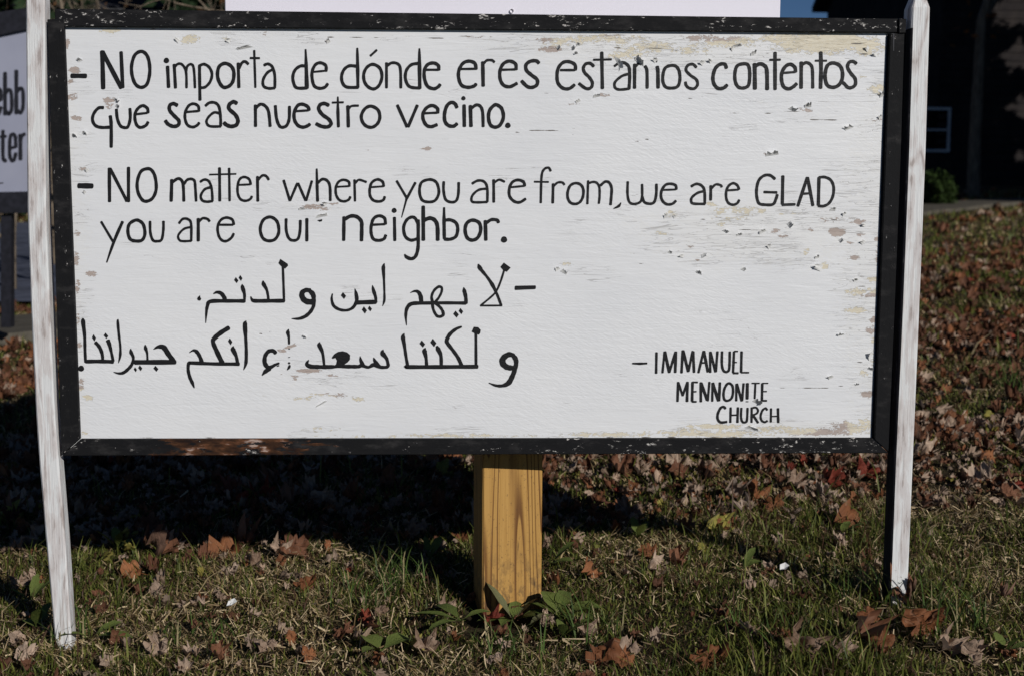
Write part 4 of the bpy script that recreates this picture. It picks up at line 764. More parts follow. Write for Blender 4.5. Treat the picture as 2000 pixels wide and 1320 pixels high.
W.append(('last word of the second Arabic line, "جيراننا."', [k2(50, (690, 538), (1125, 536)), k2(40, (890, 398, 8), (940, 372, 36), (1000, 378, 54), (1050, 450, 52), (1105, 525, 52)), k2(26, (799, 350, 10), (803, 385, 36), (820, 440, 24), (824, 520, 22)), k2(34, (641, 393, 10), (645, 430, 38), (670, 490, 30), (655, 560, 34), (610, 615, 36), (560, 652, 34), (510, 658, 24), (456, 645, 8)),
  ('K', 'D', (36, 54), [(692, 617)]), ('K', 'D', (46, 64), [(745, 601)]), ('K', 'D', (56, 66), [(915, 607)]), k2(26, (507, 76, 8), (502, 105, 28), (515, 250, 28), (529, 370, 24), (527, 470, 28), (508, 546, 6)), k2(40, (155, 530), (300, 528), (450, 532)), k2(34, (130, 66, 10), (125, 98, 44), (142, 250, 34), (146, 400, 32), (152, 535, 30)),
  k2(36, (260, 325, 36), (300, 370, 38), (330, 440, 36), (340, 520, 28)), k2(36, (395, 305, 44), (412, 350, 40), (432, 430, 30), (452, 525, 32)), ('K', 'D', (46, 78), [(243, 275)]), ('K', 'D', (52, 66), [(373, 253)]), ('K', 'B', 33, [(104, 605)])]))
W.append(('dash before the church name', [n5(24, (195, 273, 16), (270, 275, 26), (352, 272, 20))]))
W.append(('painted word "IMMANUEL"', [n5(26, (457, 157), (453, 378)), n5(24, (545, 148), (522, 373)), n5(32, (548, 150), (596, 368)), n5(26, (597, 368), (663, 150)), n5(30, (667, 150), (660, 368)), n5(28, (742, 135), (728, 373)), n5(32, (745, 138), (802, 358)), n5(26, (803, 358), (850, 143)), n5(28, (855, 148), (864, 368)),
  n5(26, (968, 142), (912, 372)), n5(30, (972, 142), (1014, 363)), n5(18, (940, 268), (1000, 265)), n5(25, (1040, 150), (1040, 368)), n5(28, (1042, 152), (1098, 362)), n5(26, (1118, 147), (1101, 362)), n5(27, (1168, 147), (1166, 280), (1182, 347), (1215, 365), (1243, 342), (1250, 260), (1252, 148)),
  n5(26, (1298, 148), (1288, 372)), n5(17, (1300, 142), (1338, 142)), n5(14, (1297, 262), (1326, 262)), n5(22, (1290, 378), (1342, 378)), n5(26, (1380, 147), (1375, 368)), n5(18, (1378, 372), (1458, 372))]))
W.append(('painted word "MENNONITE"', [n5(27, (692, 478), (685, 683)), n5(24, (696, 482), (740, 622)), n5(24, (741, 622), (791, 477)), n5(29, (793, 477), (788, 683)), n5(28, (848, 478), (843, 680)), n5(19, (852, 476), (902, 478)), n5(16, (847, 580), (888, 578)), n5(20, (844, 688), (888, 688)), n5(28, (938, 482), (938, 686)), n5(32, (941, 487), (1008, 668)), n5(24, (1031, 477), (1013, 677)),
  n5(24, (1065, 487), (1062, 682)), n5(32, (1068, 487), (1128, 677)), n5(28, (1145, 482), (1136, 677)), no(26, (1235, 488), (1197, 540), (1184, 610), (1196, 666), (1232, 676), (1272, 648), (1288, 580), (1278, 512)), n5(24, (1325, 497), (1322, 677)), n5(28, (1328, 497), (1383, 678)), n5(24, (1402, 492), (1386, 677)), n5(32, (1443, 492), (1440, 656)), n5(22, (1530, 492), (1522, 655)), n5(16, (1492, 488), (1573, 488)), n5(10, (1427, 687), (1452, 688)),
  n5(26, (1605, 492), (1600, 677)), n5(14, (1607, 488), (1666, 488)), n5(14, (1605, 577), (1652, 577)), n5(20, (1602, 677), (1652, 677))]))
W.append(('painted word "CHURCH"', [n5(27, (1205, 762), (1185, 743), (1152, 757), (1122, 820), (1122, 878), (1155, 911), (1218, 906)), n5(24, (1262, 753), (1258, 911)), n5(26, (1340, 753), (1335, 911)), n5(18, (1265, 835), (1335, 832)), n5(24, (1378, 758), (1374, 850), (1387, 902), (1415, 912), (1438, 888), (1445, 758)), n5(24, (1490, 753), (1488, 911)), n5(22, (1494, 757), (1535, 751), (1558, 780), (1545, 813), (1500, 835)), n5(25, (1508, 838), (1558, 915)),
  n5(23, (1657, 778), (1640, 758), (1607, 782), (1587, 840), (1596, 888), (1630, 909), (1658, 895)), n5(22, (1700, 763), (1697, 907)), n5(26, (1775, 763), (1778, 911)), n5(15, (1700, 848), (1775, 845))]))
for lab, items in W: word('painted_word' if 'dash' not in lab else 'painted_dash', lab, items)

# curled flakes of paint still hanging on the panel
MFK, n, b = mat('paint_flake', 0.5, 0.3)
L(n, ramp(n, noise(n, coords(n), 90, 3), [(0.3, (0.70, 0.69, 0.66)), (0.7, (0.79, 0.785, 0.77))]), b.inputs['Base Color'])
def flake(px, py, w_, h_, ang, lift, seed):
    """w_, h_ in photo pixels; hinged along its lower edge, free edge lifted"""
    k = 1/1330.0; c0 = np.array(P0(px, py)); rnd = np.random.default_rng(seed); nu, nv = 7, 4; V, F = [], []
    ca, sa = math.cos(ang), math.sin(ang)
    top = 1+rnd.normal(0, 0.18, nu); sh = rnd.uniform(-0.3, 0.3)
    for j in range(nv):
        for i in range(nu):
            u = (i/(nu-1)-0.5); tv = j/(nv-1); taper = 1-0.35*tv*rnd.uniform(0.7, 1.0)
            uu = (u*taper+sh*tv)*w_*k; vv = tv*h_*k*top[i]
            yy = -0.0006-lift*(tv**1.6)*(0.6+0.8*(i/(nu-1)))
            V.append((c0[0]+uu*ca-vv*sa, yy, c0[2]+uu*sa+vv*ca))
    for j in range(nv-1):
        for i in range(nu-1): F.append((j*nu+i, j*nu+i+1, (j+1)*nu+i+1, (j+1)*nu+i))
    add('paint_flake', V, F, MFK, S, smooth=True)
flk = [(1605, 524, 14, 16, 1.2, .006), (1508, 304, 26, 7, 0.15, .006), (1546, 216, 16, 6, -0.4, .005), (1578, 210, 14, 7, 0.1, .006), (1336, 500, 8, 8, 1.3, .004), (1370, 501, 8, 8, -1.3, .004), (1504, 484, 9, 8, 0.9, .005), (1540, 442, 12, 8, -0.9, .005),
 (1415, 453, 12, 5, -0.5, .004), (1444, 460, 12, 5, 0.2, .004), (1490, 455, 16, 6, 0.5, .005), (1650, 420, 10, 6, 0.7, .005), (1626, 412, 12, 6, 0.0, .004), (1690, 440, 8, 7, 1.2, .004), (1688, 475, 10, 8, 0.8, .004), (1640, 472, 8, 7, -0.9, .004),
 (1672, 549, 10, 5, 0.4, .004), (1595, 505, 10, 6, 0.3, .004), (1624, 738, 12, 7, 0.5, .005), (1643, 655, 14, 5, 0.3, .005), (1700, 697, 16, 6, 1.2, .006), (1700, 722, 12, 5, -0.3, .004), (1674, 752, 8, 5, 0.2, .004), (1712, 108, 8, 8, 1.4, .005), (1696, 98, 10, 8, 1.2, .005),
 (1722, 190, 8, 10, 0.4, .006), (1660, 252, 18, 7, 0.4, .005), (1432, 98, 8, 5, 1.0, .004), (1471, 108, 12, 6, 0.4, .005), (1440, 92, 20, 4, 0.2, .004), (1205, 122, 26, 7, -1.1, .006), (1248, 124, 22, 8, -0.6, .007), (1118, 96, 8, 6, -0.8, .005), (1088, 96, 8, 6, -0.9, .005), (1126, 106, 7, 4, 0.2, .005), (1130, 90, 8, 5, 0.3, .004),
 (1282, 120, 10, 7, 0.9, .005), (1375, 125, 10, 8, 0.9, .005), (1390, 122, 8, 8, 0.8, .005), (638, 400, 10, 7, 0.7, .005), (628, 424, 24, 5, 0.2, .004), (590, 410, 14, 4, 0.1, .003), (225, 198, 12, 7, -0.8, .005), (228, 210, 8, 6, -0.7, .005), (480, 95, 30, 4, 0.2, .004), (450, 80, 10, 6, 1.1, .004), (350, 82, 8, 8, 1.1, .004),
 (642, 84, 8, 6, 0.5, .005), (1477, 787, 18, 8, -0.5, .007), (594, 659, 10, 4, -0.3, .004), (628, 789, 26, 3, 0.5, .004), (158, 120, 9, 6, 0.4, .004), (146, 268, 10, 5, -0.3, .005), (165, 263, 10, 5, -0.4, .004), (172, 335, 8, 6, 0.9, .004), (167, 378, 6, 5, 0.8, .004), (1450, 528, 9, 6, -0.5, .003), (1365, 535, 12, 5, -0.4, .004), (1308, 495, 8, 5, -0.3, .003), (1100, 533, 14, 6, -0.5, .003),
 (1090, 528, 10, 6, 0.6, .003), (1302, 425, 12, 7, 0.5, .004), (1320, 425, 10, 6, 0.5, .003), (1468, 838, 30, 5, -0.25, .004), (1720, 232, 9, 6, 1.0, .004), (1130, 200, 10, 5, 0.5, .003), (1165, 190, 14, 5, 0.2, .004)]
for k, q in enumerate(flk): flake(*q, 200+k)

# ------------------------------------------------------------------ the pine post with the white sheet, behind the board
YP = 0.060
pc = on_y(991, 1175, YP); PB = thing('post_sign', 'plain white panel on a yellow square pine post standing behind the painted board', 'sign', (pc[0]+0.001, YP+0.0470, float(gh(pc[0], YP+.04))))

hw = 0.0470
po = box('post', (-hw, -hw, -0.25), (hw, hw, 1.20), MP, PB, 0.0025); po.rotation_euler.z = math.radians(7.5)
zt = on_y(980, -400, 0.02)[2]; zc = PB.location.z
a0 = on_y(440, 10, 0.05); a1 = on_y(1523, 10, 0.05)
sheet = box('panel', (a0[0]-PB.location.x, -hw-0.014, 0.76), (a1[0]-PB.location.x, -hw-0.007, 1.185), MW, PB, 0.0012)
q = on_y(1001, 19.5, 0.03)
tubes('bolt', [((0, -hw-0.017, q[2]-zc), 0.003, (0, -hw-0.010, q[2]-zc), 0.003)], MT, PB, 8)

# ------------------------------------------------------------------ the second sign behind on the left
YS = 3.55
def Q(px, py, y=YS): return on_y(px, py, y)
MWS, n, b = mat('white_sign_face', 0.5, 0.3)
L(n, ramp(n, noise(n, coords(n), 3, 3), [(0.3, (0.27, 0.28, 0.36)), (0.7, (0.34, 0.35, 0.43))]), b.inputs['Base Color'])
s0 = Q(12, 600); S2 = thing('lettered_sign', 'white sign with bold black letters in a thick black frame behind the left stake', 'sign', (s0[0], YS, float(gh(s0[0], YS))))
ox, oy, oz = S2.location
def q2(px, py, y): p_ = Q(px, py, y); return (p_[0]-ox, p_[1]-oy, p_[2]-oz)
def bar2(name, pts, m_, ya, yb):
    a_ = [q2(x, y, YS) for x, y in pts]; return prism(name, [(p_[0], ya, p_[2]) for p_ in a_], [(p_[0], yb, p_[2]) for p_ in a_], m_, S2, 0.001)
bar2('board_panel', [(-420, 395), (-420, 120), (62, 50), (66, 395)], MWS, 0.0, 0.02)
bar2('frame_bar', [(-430, 160), (-430, 96), (84, 12), (84, 53)], MDK, -0.02, -0.0008)
bar2('frame_bar', [(-430, 424), (-430, 384), (88, 374), (88, 416)], MDK, -0.02, -0.0008)
bar2('frame_bar', [(60, 374), (60, 54), (86, 52), (88, 373)], MDK, -0.019, -0.0008)
bar2('leg', [(1, 640), (1, 420), (21, 418), (21, 640)], MDK, 0.002, 0.05)
bar2('leg', [(-330, 660), (-330, 425), (-308, 425), (-308, 660)], MDK, 0.002, 0.05)
def sgn3(x, y, yy): p_ = q2(x+3, y, YS); return (p_[0], yy, p_[2])
px1 = (0, 0, 1)
def s2(w_, *p_): return (px1, 'S', w_, list(p_))
word('painted_letters', 'bold letters "ebb"', [s2(7.0, (-13, 198), (-2, 196)), s2(7.0, (-1, 196), (-2, 178), (-8, 174), (-14, 180), (-15, 212), (-11, 223), (-5, 222), (-1, 210)),
  s2(7.7, (7, 143), (7, 224)), s2(7.0, (9, 182), (14, 176), (19, 182), (20, 212), (15, 223), (9, 218)), s2(7.7, (29, 139), (29, 222)), s2(7.0, (31, 180), (37, 173), (42, 180), (42, 210), (37, 221), (31, 216))], S2, MDK, sgn3, -0.001)
word('painted_letters', 'bold letters "ter"', [s2(7.0, (3, 256), (3, 305), (6, 314), (9, 314)), s2(5.8, (-2, 268), (9, 267)), s2(5.8, (17, 290), (27, 288)), s2(7.0, (28, 288), (27, 268), (22, 263), (17, 270), (16, 302), (20, 314), (25, 312), (28, 300)), s2(7.7, (37, 264), (37, 312)), s2(6.4, (38, 272), (42, 264), (46, 263))], S2, MDK, sgn3, -0.001)
bar2('printed_line', [(-60, 362), (-60, 360), (7, 357), (7, 359)], MDK, -0.002, -0.0005)

# ------------------------------------------------------------------ grass
def tri_in_view(X, Y, margin=0.25):
    dx = X-CAM[0]; dy = Y-CAM[1]; d = dx*math.sin(YAW)+dy*math.cos(YAW); s = dx*math.cos(YAW)-dy*math.sin(YAW)
    return (d > 0.3) & (np.abs(s) < d*0.40+margin)
def grass_points(n_, x0, x1, y0, y1, margin):
    X = rng.uniform(x0, x1, n_); Y = rng.uniform(y0, y1, n_); k = tri_in_view(X, Y, margin) & (near_path(X, Y) > 0.52) & clear_of_posts(X, Y) & ~on_road(X, Y)
    return X[k], Y[k]
def clear_of_posts(X, Y): return ~((np.abs(X-pc[0]) < 0.066) & (Y > -0.035) & (Y < 0.16))
parts = []
for (n_, x0, x1, y0, y1, mg, hs, ws) in [(230000, -1.4, 1.5, -0.55, 0.55, 0.25, 1.0, 1.0), (125000, -2.2, 2.4, 0.55, 2.2, 0.3, 1.0, 1.3), (150000, -3.5, 4.0, 2.2, 6.5, 0.4, 1.3, 2.4), (120000, -7, 11, 6, 22, 1.0, 2.2, 5.0)]:
    X, Y = grass_points(n_, x0, x1, y0, y1, mg); parts.append((X, Y, np.full(len(X), hs), np.full(len(X), ws)))
X, Y, HS, WS = [np.concatenate([p_[i] for p_ in parts]) for i in range(4)]
nb = len(X)
clump = fbm(X*7+3, Y*7+7, 3, 11); dry = fbm(X*3.1+20, Y*3.1+1, 3, 17)
straw = rng.uniform(0, 1, nb) < np.clip(0.46+1.9*(dry-0.44), 0.20, 0.80)
H = rng.gamma(5, 0.0040, nb)*HS*(0.45+2.2*np.clip(clump-0.28, 0, 1)); H = np.where(straw, H*0.85, H)
tall = rng.uniform(0, 1, nb) < 0.035; H = np.where(tall, H*2.1, H)
lean = np.where(straw, rng.uniform(0.7, 2.4, nb), rng.uniform(0.25, 2.0, nb))
az = rng.uniform(0, 2*np.pi, nb); D = np.stack([np.cos(az), np.sin(az)], 1)*(H*lean*0.5)[:, None]
wa = az+np.pi/2+rng.normal(0, 0.5, nb); wd = rng.uniform(0.0009, 0.0017, nb)*WS; Wv = np.stack([np.cos(wa), np.sin(wa)], 1)*wd[:, None]
Z = gh(X, Y)-0.004
base_ = np.stack([X, Y, Z], 1); W3 = np.concatenate([Wv, np.zeros((nb, 1))], 1)
Hh = np.where(straw, H*0.7, H)
mid = base_+np.concatenate([D*0.4, (Hh*0.62)[:, None]], 1); tip = base_+np.concatenate([D*1.15, (Hh*0.95)[:, None]], 1)
V = np.stack([base_-W3, base_+W3, mid+W3*0.8, mid-W3*0.8, tip], 1).reshape(-1, 3)
k = np.arange(nb)*5
F = np.concatenate([np.stack([k, k+1, k+2], 1), np.stack([k, k+2, k+3], 1), np.stack([k+3, k+2, k+4], 1)])
g0 = np.array([0.038, 0.058, 0.010]); g1 = np.array([0.19, 0.20, 0.042]); s0_ = np.array([0.30, 0.21, 0.09]); s1_ = np.array([0.72, 0.56, 0.31])
t = rng.uniform(0, 1, (nb, 1)); colb = np.where(straw[:, None], s0_*(1-t**1.5)+s1_*t**1.5, g0*(1-t)+g1*t)
brn = (rng.uniform(0, 1, nb) < 0.20)[:, None]; colb = np.where(brn, np.array([0.08, 0.042, 0.024]), colb)
TX, TY, TWs = [], [], []
for (n_, x0, x1, y0, y1, mg, ws) in [(62000, -1.4, 1.5, -0.55, 0.6, 0.25, 1.0), (22000, -2.2, 2.4, 0.6, 2.4, 0.3, 1.2)]:
    X2, Y2 = grass_points(n_, x0, x1, y0, y1, mg); kk = rng.uniform(0, 1, len(X2)) < np.clip(0.45+2.2*(fbm(X2*3.1+20, Y2*3.1+1, 3, 17)-0.42), 0.15, 1); TX.append(X2[kk]); TY.append(Y2[kk]); TWs.append(np.full(kk.sum(), ws))
X2, Y2, TW = map(np.concatenate, (TX, TY, TWs)); nt_ = len(X2)
hz_ = rng.uniform(0.003, 0.017, nt_)*(1+0.3*(TW > 1.2)); az2 = rng.uniform(0, 2*np.pi, nt_); ln = rng.gamma(3, 0.0023, nt_)*TW; up = rng.normal(0.25, 0.45, nt_)
dv = np.stack([np.cos(az2)*np.cos(up), np.sin(az2)*np.cos(up), np.sin(up)], 1)*ln[:, None]; sv = np.stack([-np.sin(az2), np.cos(az2), rng.normal(0, 0.6, nt_)], 1)*(rng.uniform(0.0005, 0.0011, nt_)*TW)[:, None]
c_0 = np.stack([X2, Y2, gh(X2, Y2)+hz_], 1); V2 = np.stack([c_0-dv-sv, c_0-dv+sv, c_0+dv+sv*0.6, c_0+dv-sv*0.6], 1).reshape(-1, 3); k2_ = np.arange(nt_)*4+len(V)
F = np.concatenate([F, np.stack([k2_, k2_+1, k2_+2], 1), np.stack([k2_, k2_+2, k2_+3], 1)]); V = np.concatenate([V, V2])
tt = rng.uniform(0, 1, (nt_, 1))**1.3; colt = np.array([0.20, 0.13, 0.06])*(1-tt)+np.array([0.78, 0.61, 0.38])*tt
grass = add_np('grass', V, F, MG); col_attr(grass, 'tint', np.concatenate([np.repeat(colb, 5, axis=0), np.repeat(colt, 4, axis=0)]))
tag(grass, 'mixed green and straw coloured lawn grass', 'grass', kind='stuff')

# ------------------------------------------------------------------ fallen leaves
def leaf_outline(kind, rnd, nr=26):
    th = np.linspace(0, 2*np.pi, nr, endpoint=False)
    if kind == 'maple':
        lob = np.abs(np.cos(2.5*(th-np.pi/2)))**0.9; r = 0.66+0.34*lob*(0.72+0.28*np.cos(th-np.pi/2))
        r *= 1+0.05*np.where(np.arange(nr) % 2 == 0, 1, -1)
    elif kind == 'oval': r = 0.62/np.sqrt((np.cos(th)/0.62)**2*0.9+(np.sin(th)/1.1)**2)*1.0
    else: r = 0.55+0.25*np.abs(np.cos(1.5*(th-np.pi/2)))+0.06*np.sin(9*th)
    r = r*(1+rnd.normal(0, 0.10, nr)); r *= np.where(rnd.uniform(0, 1, nr) < 0.12, 0.62, 1)
    r[(th > 0.3+rnd.uniform(0, 5)) & (th < 0.3+rnd.uniform(0, 6))] *= rnd.uniform(0.65, 1.0)
    return np.stack([r*np.cos(th), r*np.sin(th)], 1)
def leaf_arrays(kind, seed, curl=0.5):
    rnd = np.random.default_rng(seed); O = leaf_outline(kind, rnd); nr = len(O)
    P = np.concatenate([[[0, -0.12]], O*0.38, O*0.72, O]); x, y = P[:, 0], P[:, 1]
    a1, a2, a3 = rnd.uniform(-1, 1, 3); fold = rnd.uniform(0.1, 0.7)
    z = curl*(0.5*a1*x*x+0.5*a2*y*y+0.5*a3*x*y)+fold*curl*np.abs(x)*0.7+curl*0.24*np.sin(6*x+a1*3)*np.cos(5*y+a2*3)+rnd.normal(0, 0.035+0.03*curl, len(x))+curl*0.10*np.sin(13*x+a2*4)*np.sin(11*y+a3*5)
    sq = 1-0.22*curl*np.abs(a1)*(np.abs(x)); x = x*sq; P[:, 0] = x; P[:, 1] = y*(1-0.15*curl*np.abs(a2))
    r = np.hypot(x, y); z = z+curl*0.35*np.maximum(r-0.55, 0)*rnd.uniform(0, 2)
    # petiole
    ps = np.array([[-0.02, -0.10], [0.02, -0.10], [0.05, -0.75], [0.09, -0.75], [0.10, -1.15]]); pz = np.array([0, 0, 0.12*a1, 0.12*a1, 0.25*a2])
    P = np.concatenate([P, ps]); z = np.concatenate([z, pz]); F = []
    for i in range(nr):
        j = (i+1) % nr; F += [(0, 1+i, 1+j), (1+i, 1+nr+i, 1+nr+j), (1+i, 1+nr+j, 1+j), (1+nr+i, 1+2*nr+i, 1+2*nr+j), (1+nr+i, 1+2*nr+j, 1+nr+j)]
    q = 1+3*nr; F += [(q, q+2, q+3), (q, q+3, q+1), (q+2, q+4, q+3)]
    return np.concatenate([P, z[:, None]], 1), np.array(F), P
def leaf_mesh(kind, seed, material, curl):
    V, F, UV = leaf_arrays(kind, seed, curl); me = bpy.data.meshes.new('leaf'); me.from_pydata(V.tolist(), [], F.tolist())
    uvl = me.uv_layers.new(name='UVMap'); li = np.array([l.vertex_index for l in me.loops]); uvl.data.foreach_set('uv', UV[li].astype(np.float32).ravel())
    me.polygons.foreach_set('use_smooth', [True]*len(me.polygons)); me.materials.append(material); me.update(); return me
LM = {c_: [leaf_mesh(kd, 300+13*i+len(c_)*7, ML[c_], cu) for i, (kd, cu) in enumerate([('maple', 0.8), ('maple', 1.5), ('oval', 1.0), ('lobe', 1.3), ('maple', 2.0)])] for c_ in ML}
LAB = {'tan': 'greyish tan dead leaf lying curled in the grass', 'orange': 'rusty orange dead leaf lying in the grass', 'brown': 'dark brown dead leaf lying in the grass', 'red': 'dull red dead leaf lying in the grass', 'yellow': 'yellow green leaf lying in the grass'}
def put_leaf(x, y, size, c_, var, rot, tilt, zoff=0.018, label=None):
    o = bpy.data.objects.new('fallen_leaf', LM[c_][var]); COL.objects.link(o)
    o.location = (x, y, float(gh(x, y))+zoff); o.scale = (size, size, size); o.rotation_euler = (Matrix.Rotation(tilt[0], 3, 'X') @ Matrix.Rotation(tilt[1], 3, 'Y') @ Matrix.Rotation(rot, 3, 'Z')).to_euler()
    tag(o, label or LAB[c_], 'leaf', None if label else c_+' leaves scattered on the lawn'); return o
rl = np.random.default_rng(99)
# leaves one can name, where the photograph shows them
named = [ # px, py, size, colour, variant, rot, tilt, label
 (597, 1160, .030, 'orange', 0, 0.4, (0.9, 0.2), 'upright rusty orange leaf in the lawn midway between left stake and pine post'),
 (712, 1228, .026, 'red', 3, 0.9, (0.9, -0.4), 'bright red leaf left of the pine post'),
 (745, 1215, .030, 'tan', 2, -0.8, (0.7, 0.2), 'greyish tan leaf touching the bright red leaf'),
 (1795, 1245, .046, 'orange', 0, 0.2, (1.0, 0.2), 'large rusty orange maple leaf just right of the foot of the right stake'),
 (1765, 1185, .040, 'brown', 1, -0.5, (0.5, -0.3), 'dark brown leaf against the foot of the right stake'),
 (1690, 1262, .044, 'brown', 1, 1.2, (0.8, 0.5), 'torn dark brown leaf left of the large orange maple leaf'),
 (1180, 1305, .060, 'orange', 2, -1.0, (0.5, -0.2), 'large rusty orange leaf at the bottom edge of the view'),
 (1385, 1312, .040, 'orange', 0, 0.3, (0.9, 0.1), 'rusty orange leaf at the bottom edge right of the largest one'),
 (1280, 1130, .036, 'tan', 1, 2.0, (0.8, 0.3), 'ribbed greyish tan leaf right of the pine post'),
 (1322, 1112, .034, 'brown', 4, 1.0, (0.8, 0.1), 'brown crumpled leaf right of the ribbed tan leaf'),
 (1372, 1090, .026, 'yellow', 2, 0.5, (0.9, 0.1), 'yellow leaf standing in the grass right of the pine post'),
 (1170, 1090, .022, 'yellow', 2, 0.8, (0.7, 0.1), 'small yellow leaf near the shadow tip'),
 (310, 1290, .034, 'tan', 0, 0.3, (0.8, -0.3), 'tan leaf at the bottom right of the left stake'),
 (50, 1297, .034, 'tan', 3, 0.9, (0.6, 0.2), 'tan leaf at the bottom left corner'),
 (262, 1135, .034, 'orange', 4, 1.4, (0.6, 0.3), 'rusty orange crumpled leaf right of the left stake'),
 (300, 1130, .030, 'brown', 1, 0.4, (0.5, 0.1), 'brown leaf beside the crumpled orange one by the left stake'),
 (225, 1270, .026, 'brown', 3, 0.6, (0.8, 0.5), 'dark leaf close to the foot of the left stake'),
 (525, 1285, .034, 'tan', 2, -0.9, (0.6, 0.1), 'long tan leaf lying near the bottom edge'),
 (570, 1268, .026, 'orange', 2, 0.2, (1.1, 0.1), 'ochre leaf standing on edge near the bottom'),
 (603, 1300, .026, 'orange', 3, 1.0, (1.0, 0.5), 'orange leaf right beside the ochre standing leaf'),
 (545, 1090, .036, 'tan', 1, 0.5, (0.9, 0.3), 'grey brown leaf under the edge of the board shadow'),
 (497, 1118, .028, 'tan', 4, 1.9, (0.7, 0.1), 'pale torn leaf left of the upright orange leaf'),
 (660, 1068, .026, 'orange', 2, 0.7, (1.1, 0.2), 'small orange leaf at the edge of the board shadow'),
 (955, 1202, .034, 'red', 0, 0.2, (0.8, 0.4), 'dark red leaf at the left foot of the pine post'),
 (900, 1065, .026, 'orange', 0, 0.2, (0.8, 0.1), 'orange leaf in the gap of light left of the pine post'),
 (1325, 925, .050, 'tan', 0, 0.2, (0.7, 0.0), 'largest pale leaf below the frame right of the pine post'),
 (1240, 970, .045, 'tan', 2, 1.4, (0.5, 0.0), 'wide pale leaf lying below the broad pale one'),
 (1212, 930, .040, 'tan', 1, 1.9, (0.7, 0.2), 'pale lobed leaf below the frame'),
 (1250, 935, .036, 'tan', 4, 0.5, (0.7, 0.2), 'crinkled pale leaf beside the lobed one'),
 (1385, 935, .040, 'tan', 0, 1.1, (0.6, 0.1), 'pale leaf right of the largest pale leaf'),
 (1500, 930, .036, 'brown', 0, 2.2, (0.6, 0.1), 'pinkish brown leaf below the frame right side'),
 (1560, 1290, .050, 'tan', 1, 0.3, (1.1, 0.1), 'tall shredded tan leaf near the bottom right'),
 (1905, 1300, .036, 'tan', 3, 0.9, (0.9, 0.1), 'tan leaf at the bottom right corner'),
]
named += [
 (1000, 1190, .026, 'tan', 0, 0.5, (0.9, 0.2), 'pinkish tan leaf lying against the front of the pine post'),
 (1050, 1195, .028, 'tan', 1, 1.5, (0.8, -0.2), 'pale tan leaf at the right foot of the pine post'),
 (920, 1190, .024, 'orange', 2, -0.7, (0.9, 0.2), 'narrow orange brown leaf at the left foot of the pine post'),
 (1010, 1222, .026, 'brown', 3, 0.9, (0.7, 0.3), 'brown ragged leaf under the weed at the pine post'),
 (1072, 1228, .028, 'tan', 3, 2.2, (0.9, 0.1), 'tan curled leaf among the leafy weed'),
 (960, 1232, .030, 'red', 1, 1.2, (0.8, 0.2), 'dull red leaf below the foot of the pine post'),
 (870, 1205, .024, 'tan', 4, 0.4, (0.8, 0.2), 'small tan leaf left of the foot of the pine post'),
 (1142, 1255, .028, 'tan', 1, 0.6, (0.8, 0.2), 'wrinkled tan leaf below the leafy weed'),
 (1700, 1225, .034, 'orange', 3, 1.9, (0.9, 0.4), 'rusty twisted leaf left of the foot of the right stake'),
 (1725, 1280, .034, 'orange', 4, 0.2, (0.8, 0.3), 'crumpled rusty leaf near the bottom below the right stake'),
 (1850, 1285, .034, 'tan', 1, 0.2, (0.8, 0.3), 'curled tan leaf near the bottom right of the right stake'),
 (1640, 1300, .036, 'tan', 4, 1.2, (0.9, 0.3), 'torn pale leaf at the bottom left of the right stake'),
 (430, 1300, .028, 'brown', 1, 1.2, (0.9, 0.3), 'brown leaf on the bottom edge right of the left stake'),
 (830, 1285, .034, 'tan', 1, 0.9, (0.8, 0.1), 'tan leaf by the bottom edge left of the pine post'),
]
for (px, py, sz_, c_, va, ro, ti, lab) in named:
    p_ = on_ground(px, py); put_leaf(p_[0], p_[1], sz_*(0.74 if sz_ < 0.04 else 0.82), c_, {0: 1, 1: 4, 4: 4, 2: 2, 3: 3}[va], ro, ti, 0.017, lab)
def pick(u): return 'tan' if u < .45 else 'orange' if u < .60 else 'brown' if u < .955 else 'red' if u < .97 else 'yellow'
def leaf_density(X, Y):
    base_d = 0.15+1.1*np.clip((Y-0.30)/0.35, 0, 1)*(0.55+0.45*(Y > 0.45))
    patch = np.clip((fbm(X*2.2+5, Y*1.4+9, 3, 23)-0.36)*5.5, 0.12, 1.3)
    green = 1-0.85*np.exp(-((Y-8.0)/2.2)**2)
    return base_d*patch*green
cnt = 0; auto = []
while cnt < 262:
    x = rl.uniform(-1.2, 1.4); y = rl.uniform(-0.5, 1.3)
    if not tri_in_view(np.array(x), np.array(y), -0.02) or rl.uniform() > leaf_density(np.array(x), np.array(y)): continue
    if abs(y) < 0.05 and (abs(abs(x)-0.6) < 0.05 or abs(x) < 0.08): continue
    s_ = rl.uniform(0.012, 0.025)*(1.6 if y > 0.3 else 1)
    auto.append(put_leaf(x, y, s_, pick(rl.uniform()), int(rl.choice([0, 1, 1, 2, 3, 3, 4, 4])), rl.uniform(0, 6.28), (rl.normal(0, 0.4)+0.35, rl.normal(0.1, 0.45)), rl.uniform(0.012, 0.022))); auto[-1]['group'] = 'fallen leaves scattered on the lawn'; cnt += 1
def spot(x, y):
    xs = 'left of the left stake' if x < -0.64 else 'beside the left stake' if x < -0.5 else 'toward the left stake' if x < -0.22 else 'left of the pine post' if x < -0.05 else 'at the pine post' if x < 0.06 else 'right of the pine post' if x < 0.28 else 'toward the right stake' if x < 0.5 else 'beside the right stake' if x < 0.68 else 'right of the right stake'
    ys = 'near the bottom edge' if y < -0.25 else 'in front of the sign' if y < 0.0 else 'just behind the sign' if y < 0.3 else 'behind the sign' if y < 0.7 else 'far behind the sign'
    return ys, xs
keys = {}
